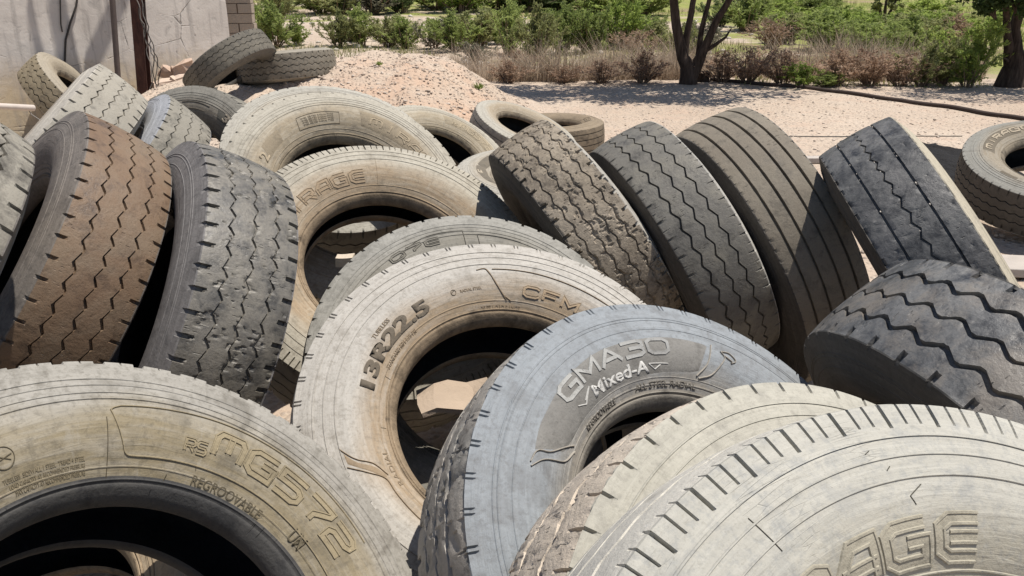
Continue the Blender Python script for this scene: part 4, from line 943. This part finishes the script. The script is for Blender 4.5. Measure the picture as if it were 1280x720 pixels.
tree(b3, [([(0, 0, -.1), pk3(1098, 22), pk3(1095, 5)], [.10, .07, .04]), ([(0.1, 0, 0), pk3(1108, 20), pk3(1115, 2)], [.08, .06, .03]), ([(0, 0, 0), pk3(1103, 16), pk3(1102, -10)], [.08, .06, .03])],
     [(pk3(1094, 8), 11 * k3, .3), (pk3(1114, 6), 11 * k3, .3), (pk3(1103, -6), 13 * k3, .4)], 'small thin olive tree far off on the green slope', 1800, .12, 31)
TL = TL_

# ------------------------------------------------------------------ wall, pier, posts
def wall_mat():
    t = NT('old_plaster'); co = t.coord(); x, y, z = t.sep(co)
    a = t.noise(co, 1.3, 6, .6); b = t.noise(co, 6, 6, .65, .8); f = t.noise(co, 45, 5, .7)
    col = t.mix(t.ramp(a, [(.35, 0), (.65, 1)]), (.53, .485, .44), (.65, .60, .545))
    col = t.mix(t.math('MULTIPLY', t.ramp(b, [(.30, 1), (.42, 0)]), .5), col, (.20, .185, .175))
    low = t.math('ADD', z, t.math('MULTIPLY', t.math('SUBTRACT', b, .5), .55))
    col = t.mix(t.ramp(low, [(.45, 1), (.85, 0)]), col, (.52, .435, .31))
    st = t.noise(t.mapping(co, (5, 5, .5)), 2.2, 5, .6); col = t.mix(t.math('MULTIPLY', t.ramp(st, [(.52, 0), (.68, 1)]), .6), col, (.29, .265, .245))
    dv = t.voro(t.mapping(co, (1, 1, .6)), 9, rnd=1); sp = t.ramp(dv.outputs['Distance'], [(.05, 1), (.12, 0)])
    sp = t.math('MULTIPLY', sp, t.ramp(b, [(.5, 0), (.58, 1)])); col = t.mix(t.math('MULTIPLY', sp, .7), col, (.11, .10, .09))
    ck = t.voro(t.mapping(co, (1, 1, 1.3)), 1.9, 'DISTANCE_TO_EDGE'); ckm = t.math('MULTIPLY', t.ramp(t.math('ADD', ck.outputs['Distance'], t.math('MULTIPLY', t.math('SUBTRACT', b, .5), .06)), [(.0, 1), (.012, 0)]), t.ramp(a, [(.48, 0), (.55, 1)]))
    col = t.mix(t.math('MULTIPLY', ckm, .7), col, (.13, .12, .11))
    h = t.math('SUBTRACT', t.math('ADD', t.math('MULTIPLY', b, .8), t.math('MULTIPLY', f, .3)), t.math('ADD', ckm, sp))
    return t.done(col, .92, t.bump(h, .6, .012))
wn = Vector((.75, -.66, 0)).normalized(); wd = Vector((-wn.y, wn.x, 0)); wend = Vector((-3.5, 10.6, 0))
WR = Matrix((wd, -wn, Vector((0, 0, 1)))).transposed()
L = 8.5
bm = bmesh.new(); bmesh.ops.create_grid(bm, x_segments=90, y_segments=36, size=1)
for v in bm.verts:
    u, w = v.co.x, v.co.y; x = -L * (1 - u) / 2; zz = -.3 + 3.3 * (w + 1) / 2
    dpt = .008 * mnoise.noise(Vector((x * 1.1, zz * 1.1, 2))) + .003 * mnoise.noise(Vector((x * 6, zz * 6, 1)))
    e = .006 * mnoise.noise(Vector((zz * 7, 3, 1))) * (u > .98)
    v.co = Vector((x + e, -dpt, zz))
ex = bmesh.ops.extrude_face_region(bm, geom=bm.faces[:])
for g in ex['geom']:
    if isinstance(g, bmesh.types.BMVert): g.co.y = .2
bmesh.ops.recalc_face_normals(bm, faces=bm.faces)
me = bpy.data.meshes.new('wall'); bm.to_mesh(me); bm.free()
wobj = empty('wall', wend, 'grey plastered wall with stains at the upper left', 'wall'); wobj.rotation_euler = WR.to_euler()
link('plaster_face', me, wall_mat(), wobj)
# unplastered block pier behind the end of the wall
pier = empty('brick_pier', wend + Vector((.02, .5, 0)), 'bare block pier with rough mortar beyond the end of the plastered wall', 'pier')
mb = MB(); mo = MB(); hb = .115
for c in range(22):
    off = (c % 2) * .2
    x = -.62 - off
    while x < .50:
        x0 = max(x, -.30); x1 = min(x + .40 - .014, .15 + rng.uniform(-.012, .012))
        if x1 - x0 > .04: mb.box(((x0 + x1) / 2 + rng.uniform(-.003, .003), rng.uniform(-.016, .016), .1 + c * hb * 1.04 + hb / 2), (x1 - x0, .2, hb - .004))
        x += .40
mo.box((-.08, .012, 1.2), (.43, .185, 2.75))
bme = mb.mesh('blocks', True, 20)
link('blocks', bme, plain('mud_block', (.36, .30, .24), .95, .25, 6, .6, .01), pier); link('mortar', mo.mesh('mortar'), plain('dark_mortar', (.17, .125, .095), .95, .3, 10, .6, .01), pier)
mb = MB(); 
for q in range(16): mb.box((-.325 + rng.uniform(-.02, .02), -.06 + rng.uniform(-.03, .03), .35 + q * .13), (.09, .10, .135), Matrix.Rotation(rng.uniform(-.2, .2), 3, 'Z'))
link('ragged_edge', mb.mesh('ragged_edge', True, 20), plain('broken_mortar', (.20, .135, .09), .95, .35, 14, .7, .015), pier)
pier.rotation_euler = (0, 0, R(6))

def postline(pxb, pyb, pxt, dist):
    b = C0 + ray(pxb, pyb) * dist; t = C0 + ray(pxt, 0) * dist
    # keep the top in the plane that faces us, then run on up out of frame
    d0 = ray(pxt, 0); t = C0 + d0 * (b.y / d0.y); dr = (t - b) / (t.z - b.z)
    return b, dr
RUST = NT('rusty_steel'); co = RUST.coord(); q = RUST.noise(RUST.mapping(co, (3, 3, 1)), 4, 6, .7)
RUST = RUST.done(RUST.ramp(q, [(.32, (.032, .016, .014)), (.52, (.075, .034, .026)), (.7, (.12, .06, .042))]), .8, RUST.bump(q, .5, .006))
GREYM = plain('weathered_pole', (.12, .095, .085), .8, .35, 9)
def before_wall(px, py, D):
    d = ray(px, py); return ((wend - C0).dot(wn) + D) / d.dot(wn)
bp, dr = postline(181, 116, 172, before_wall(181, 116, .47))
mb = MB()
def hpost(mb, p0, dr, z1, w, d):
    for (cx, cy, sx, sy) in ((0, -d / 2, w, .012), (0, d / 2, w, .012), (0, 0, .012, d - .014)):
        p = Vector(p0) + dr * (-.5); h = z1 - p.z; n = 2
        V = []; 
        for s_ in (0, 1):
            c = p + dr * (h * s_)
            V += [c + Vector((cx + ax * sx / 2, cy + ay * sy / 2, 0)) for ax, ay in ((-1, -1), (1, -1), (1, 1), (-1, 1))]
        mb.add(V, [(0, 1, 5, 4), (1, 2, 6, 5), (2, 3, 7, 6), (3, 0, 4, 7), (0, 3, 2, 1), (4, 5, 6, 7)])
hpost(mb, bp, dr, 5.2, .112, .11)
_el, _az = R(73), R(84); _s = Vector((math.sin(_az) * math.cos(_el), math.cos(_az) * math.cos(_el), math.sin(_el)))
def _ow(px, py): d = ray(px, py); return C0 + d * ((wend - C0).dot(wn) / d.dot(wn))
c1, c2 = _ow(110, 87) + _s * 3.5, _ow(150, 0) + _s * 3.5
bmB = MB(); bmB.tube([c1, c2, c2 + (c2 - c1) * .7], .05, 8)  # unseen bar above the frame, added only to cast the slanted wall shadow
o = link('post', mb.mesh('post', True, 30), RUST); link('shadow_bar', bmB.mesh('shadow_bar'), RUST, o); tag(o, 'thick dark rusty steel post with wires, standing before the wall', 'post')
bq, dq = postline(147.5, 96, 140.5, before_wall(147.5, 96, .47))
mb = MB(); mb.tube([bq + dq * (-.6), bq + dq * 1.0, bq + dq * (5.2 - bq.z)], .030, 10)
o = link('pole', mb.mesh('pole'), GREYM); tag(o, 'thin grey brown pole left of the rusty post', 'pole')
# loose wires hanging on the post
WIRE = plain('pale_wire', (.22, .20, .18), .6, .3, 20); DW = plain('dark_wire', (.05, .045, .04), .6, .3, 20)
for k, (seq, m_, lab) in enumerate([
  ([(171, 0), (179, 30), (184, 62), (190, 95), (188, 116)], WIRE, 'loose pale wire hanging on the left side of the rusty post'),
  ([(176, 0), (183, 30), (188, 55), (195, 78), (196, 112)], WIRE, 'loose pale wire bowed to the middle right of the rusty post'),
  ([(180, 2), (186, 40), (193, 66), (200, 86), (198, 118)], DW, 'dark wire bowed furthest right of the rusty post'),
  ([(173, 10), (182, 48), (191, 70), (193, 100), (200, 112)], DW, 'dark wire crossing in front of the rusty post')]):
    pts = []
    for i, (x, y) in enumerate(seq):
        d = ray(x, y); pts.append(C0 + d * ((bp.y - .10 - .02 * k) / d.y))
    fine = []
    for i in range(len(pts) - 1):
        for t in range(6): fine.append(pts[i].lerp(pts[i + 1], t / 6) + Vector((.012 * math.sin(i * 2 + t + k), 0, 0)))
    mb = MB(); mb.tube(fine + [pts[-1]], .0055, 6); o = link('wire', mb.mesh('wire'), m_); tag(o, lab, 'wire')
def on_wall(px, py, off=.02):
    d = ray(px, py); t = ((wend - C0).dot(wn) + off) / d.dot(wn); return C0 + d * t
mb = MB(); mb.tube([on_wall(98, -12), on_wall(95, 8), on_wall(88, 28), on_wall(82, 50), on_wall(81, 78), on_wall(83, 100)], .011, 6); o = link('cable', mb.mesh('cable'), DW); tag(o, 'thin dark cable hanging slack down the plastered wall', 'cable')
mb = MB(); mb.tube([on_wall(75, -12), on_wall(75.5, 10), on_wall(76, 30), on_wall(78, 40)], .007, 6); o = link('cable', mb.mesh('cable'), DW); tag(o, 'short straight cable on the plastered wall beside the slack one', 'cable')
# pale pipe lying against the tyre by the wall
e1 = C0 + ray(42, 135) * 8.6; e0 = C0 + ray(-60, 130) * 8.2
mb = MB(); mb.tube([e0, (e0 + e1) / 2, e1], .028, 12); o = link('pipe', mb.mesh('pipe'), plain('pale_pipe', (.50, .44, .39), .6, .15, 15)); tag(o, 'pale horizontal pipe sticking in from the left edge', 'pipe')
mb = MB(); mb.tube([e1 + Vector((-.03, -.04, 0)), e1 + Vector((.0, -.05, -.05)), e1 + Vector((.06, -.04, -.10)), e1 + Vector((.12, -.03, -.16))], .005, 6); o = link('wire', mb.mesh('wire'), WIRE); tag(o, 'bit of wire twisted round the end of the pale pipe', 'wire')

# rubble at the foot of the post
def slab_mesh(seed, size):
    bm = bmesh.new(); bmesh.ops.create_cube(bm, size=1); bmesh.ops.subdivide_edges(bm, edges=bm.edges, cuts=3, use_grid_fill=True)
    for v in bm.verts:
        v.co = Vector((v.co.x * size[0], v.co.y * size[1], v.co.z * size[2]))
        v.co += Vector([mnoise.noise(v.co * 9 + Vector((seed * 2.3, k * 5, seed))) for k in range(3)]) * .16 * min(size[0], .25)
    me = bpy.data.meshes.new('rubble'); bm.to_mesh(me); bm.free(); return me
PINK = [plain('broken_brick', (.43, .32, .25), .95, .2, 14, .5, .006), plain('pale_brick', (.52, .41, .33), .95, .2, 14, .5, .006)]
for k, (px, py, sz, rot, mi, lab) in enumerate([
  (210, 96, (.16, .12, .13), (.2, .5, .4), 0, 'upright pinkish brick chunk beside the rusty post'), (230, 92, (.24, .13, .10), (.1, -.35, .5), 0, 'tilted pinkish brick leaning next to the tilted tyre'),
  (214, 107, (.36, .09, .07), (.1, -.18, .35), 1, 'long pale broken tile lying below the brick chunks'), (239, 105, (.22, .10, .06), (0, 0, .1), 1, 'flat pale stone at the foot of the tilted tyre'),
  (200, 113, (.17, .11, .07), (.1, .1, .9), 0, 'small pinkish rubble piece lowest by the rusty post'), (222, 102, (.15, .10, .05), (.3, .1, 1.2), 1, 'thin pale rubble piece in the middle of the heap'),
  (270, 99, (.22, .12, .07), (0, .1, .2), 1, 'pale stone under the dark green weed'), (158, 97, (.10, .08, .07), (.2, .1, .3), 0, 'dark small stone between pole and rusty post')]):
    p = on_wall(px, py, .34 + .14 * (k % 3)) if k < 7 and k != 6 else on_ground(px, py if k == 6 else 108)
    p.z = gz(p.x, p.y) + (.07 if k in (0, 1) else 0)
    o = link('rubble', slab_mesh(k, sz), PINK[mi], None, p + Vector((0, 0, sz[2] * .35))); o.rotation_euler = rot; tag(o, lab, 'rubble', 'broken bricks by the rusty post')

# ------------------------------------------------------------------ things on the gravel lot
pts = [on_ground(x, y) for x, y in ((888, 101), (930, 104.5), (975, 108.5), (1020, 113), (1070, 119.5), (1120, 127), (1170, 134), (1215, 141), (1250, 147), (1290, 153.5), (1340, 161))]
fine = []
for i in range(len(pts) - 1):
    for t in range(5):
        q = pts[i].lerp(pts[i + 1], t / 5); fine.append(Vector((q.x, q.y, gz(q.x, q.y) + .022)))
mb = MB(); mb.tube(fine, .030, 10); o = link('hose', mb.mesh('hose'), plain('dusty_black_hose', (.06, .043, .036), .85, .35, 6)); tag(o, 'long dark pipe lying across the gravel from the left tree to the right edge', 'pipe')
pts = [on_ground(x, y) for x, y in ((985, 171), (1060, 171.5), (1140, 171), (1215, 171))]
fine = [pts[i].lerp(pts[i + 1], t / 6) for i in range(3) for t in range(6)]
mb = MB(); mb.tube([Vector((q.x, q.y, gz(q.x, q.y) + .004)) for q in fine], .007, 6); o = link('cord', mb.mesh('cord'), DW); tag(o, 'thin straight cord lying on the gravel behind the black tread tyre', 'cord')
GREYW = plain('grey_plank', (.40, .36, .32), .9, .25, 10, .5, .005)
def plank(c, size, rz, label, tilt=0.):
    mb = MB(); M = Matrix.Rotation(rz, 3, 'Z') @ Matrix.Rotation(tilt, 3, 'Y'); mb.box((0, 0, 0), size, M); me = mb.mesh('plank')
    o = link('plank', me, GREYW, None, c); bv = o.modifiers.new('bevel', 'BEVEL'); bv.width = .006; bv.segments = 2; tag(o, label, 'plank'); return o
p = on_ground(1006, 204); plank(p + Vector((0, 0, .03)), (.5, .10, .05), .05, 'grey plank end showing between the ribbed and the black tread tyres')
p = on_ground(1292, 346); plank(p + Vector((.22, .05, .03)), (.8, .26, .05), -.12, 'grey slab on the gravel at the right edge under the MIRAGE tyre')
# brown stump beside the tree
p = on_ground(877, 102); o = link('stump', slab_mesh(41, (.22, .18, .2)), BARK, None, p + Vector((0, 0, .06))); tag(o, 'short brown stump right beside the four stemmed tree', 'stump')
# black sheet standing in for the shade beside the tyre on the right
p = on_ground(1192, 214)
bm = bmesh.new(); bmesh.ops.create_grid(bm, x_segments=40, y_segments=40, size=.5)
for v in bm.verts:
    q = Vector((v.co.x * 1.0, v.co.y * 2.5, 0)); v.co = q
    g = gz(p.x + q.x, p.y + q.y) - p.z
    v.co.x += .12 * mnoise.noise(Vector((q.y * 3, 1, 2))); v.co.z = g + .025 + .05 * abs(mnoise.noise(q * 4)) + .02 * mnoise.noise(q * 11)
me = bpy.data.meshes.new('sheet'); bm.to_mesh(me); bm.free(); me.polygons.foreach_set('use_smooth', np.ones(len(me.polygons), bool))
o = link('shade_sheet', me, plain('painted_shade_black', (.016, .015, .015), .95, .5, 5, 1., .03), None, p); tag(o, 'crumpled black sheet standing in for shade on the gravel left of the MIRAGE tyre', 'painted shade')
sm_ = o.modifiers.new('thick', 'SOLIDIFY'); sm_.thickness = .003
# stones caught inside the holes of two tyres
p = C0 + ray(566, 494) * 2.2
o = link('stone', slab_mesh(57, (.19, .12, .018)), plain('pale_slab', (.36, .285, .215), .95, .2, 9, .6, .008), None, p); o.rotation_euler = (.12, -.05, .35); tag(o, 'flat pale stone slab seen through the hole of the 13R22.5 tyre', 'stone')
p = C0 + ray(432, 324) * 2.72
o = link('stone', slab_mesh(52, (.055, .04, .03)), plain('pale_chip', (.48, .41, .32), .95, .2, 9, .6, .008), None, p); tag(o, 'small pale stone chip in the hole of the RAGE tyre', 'stone')
# gravel caught in the grooves of the black tread tyre
S_ = TY['S']; T = [rock_template(q) for q in range(3)]; VV = []; FF = []; b = 0
rs = np.random.RandomState(8)
for q in range(150):
    th = rs.uniform(0, 2 * PI); z0 = (-.062, 0, .062)[rs.randint(3)] + (rs.normal() * .001); V, P = T[rs.randint(3)]
    s = rs.uniform(.002, .0048); c = np.array([.534 * math.cos(th), .534 * math.sin(th), z0]); VV.append(V * s + c); FF.append(P + b); b += len(V)
g_ = link('caught_gravel', new_mesh('caught_gravel', np.concatenate(VV), Ft=np.concatenate(FF), smooth=False), plain('grit', (.55, .5, .44), .9), S_); g_['kind'] = 'stuff'

# ------------------------------------------------------------------ camera, light, world
cam = bpy.data.cameras.new('camera'); cam.sensor_width = 36; cam.lens = 36 * F_PX / 1280; cam.clip_end = 2000; cam.clip_start = .02
co_ = bpy.data.objects.new('camera', cam); COL.objects.link(co_); co_.location = C0; co_.rotation_euler = (PI / 2 - PITCH, 0, 0); SC.camera = co_
EL = R(73); AZ = R(84)   # azimuth clockwise from +Y
sd = Vector((math.sin(AZ) * math.cos(EL), math.cos(AZ) * math.cos(EL), math.sin(EL)))
sun = bpy.data.lights.new('sun', 'SUN'); sun.energy = 4.6; sun.angle = R(.53); sun.color = (1, .945, .868)
so = bpy.data.objects.new('sun', sun); COL.objects.link(so); so.rotation_euler = (-sd).to_track_quat('-Z', 'Y').to_euler(); so.location = (6, 0, 12)
w = bpy.data.worlds.new('World'); SC.world = w; w.use_nodes = True; nt = w.node_tree
bg = nt.nodes['Background']; sky = nt.nodes.new('ShaderNodeTexSky'); sky.sky_type = 'NISHITA'; sky.sun_disc = False
sky.sun_elevation = EL; sky.sun_rotation = AZ; sky.altitude = 400; sky.dust_density = 1.5
nt.links.new(sky.outputs[0], bg.inputs[0]); bg.inputs[1].default_value = .08
SC.view_settings.view_transform = 'Standard'; SC.view_settings.look = 'None'; SC.view_settings.exposure = .4; SC.view_settings.gamma = 1
SC.cycles.max_bounces = 8; SC.cycles.diffuse_bounces = 4
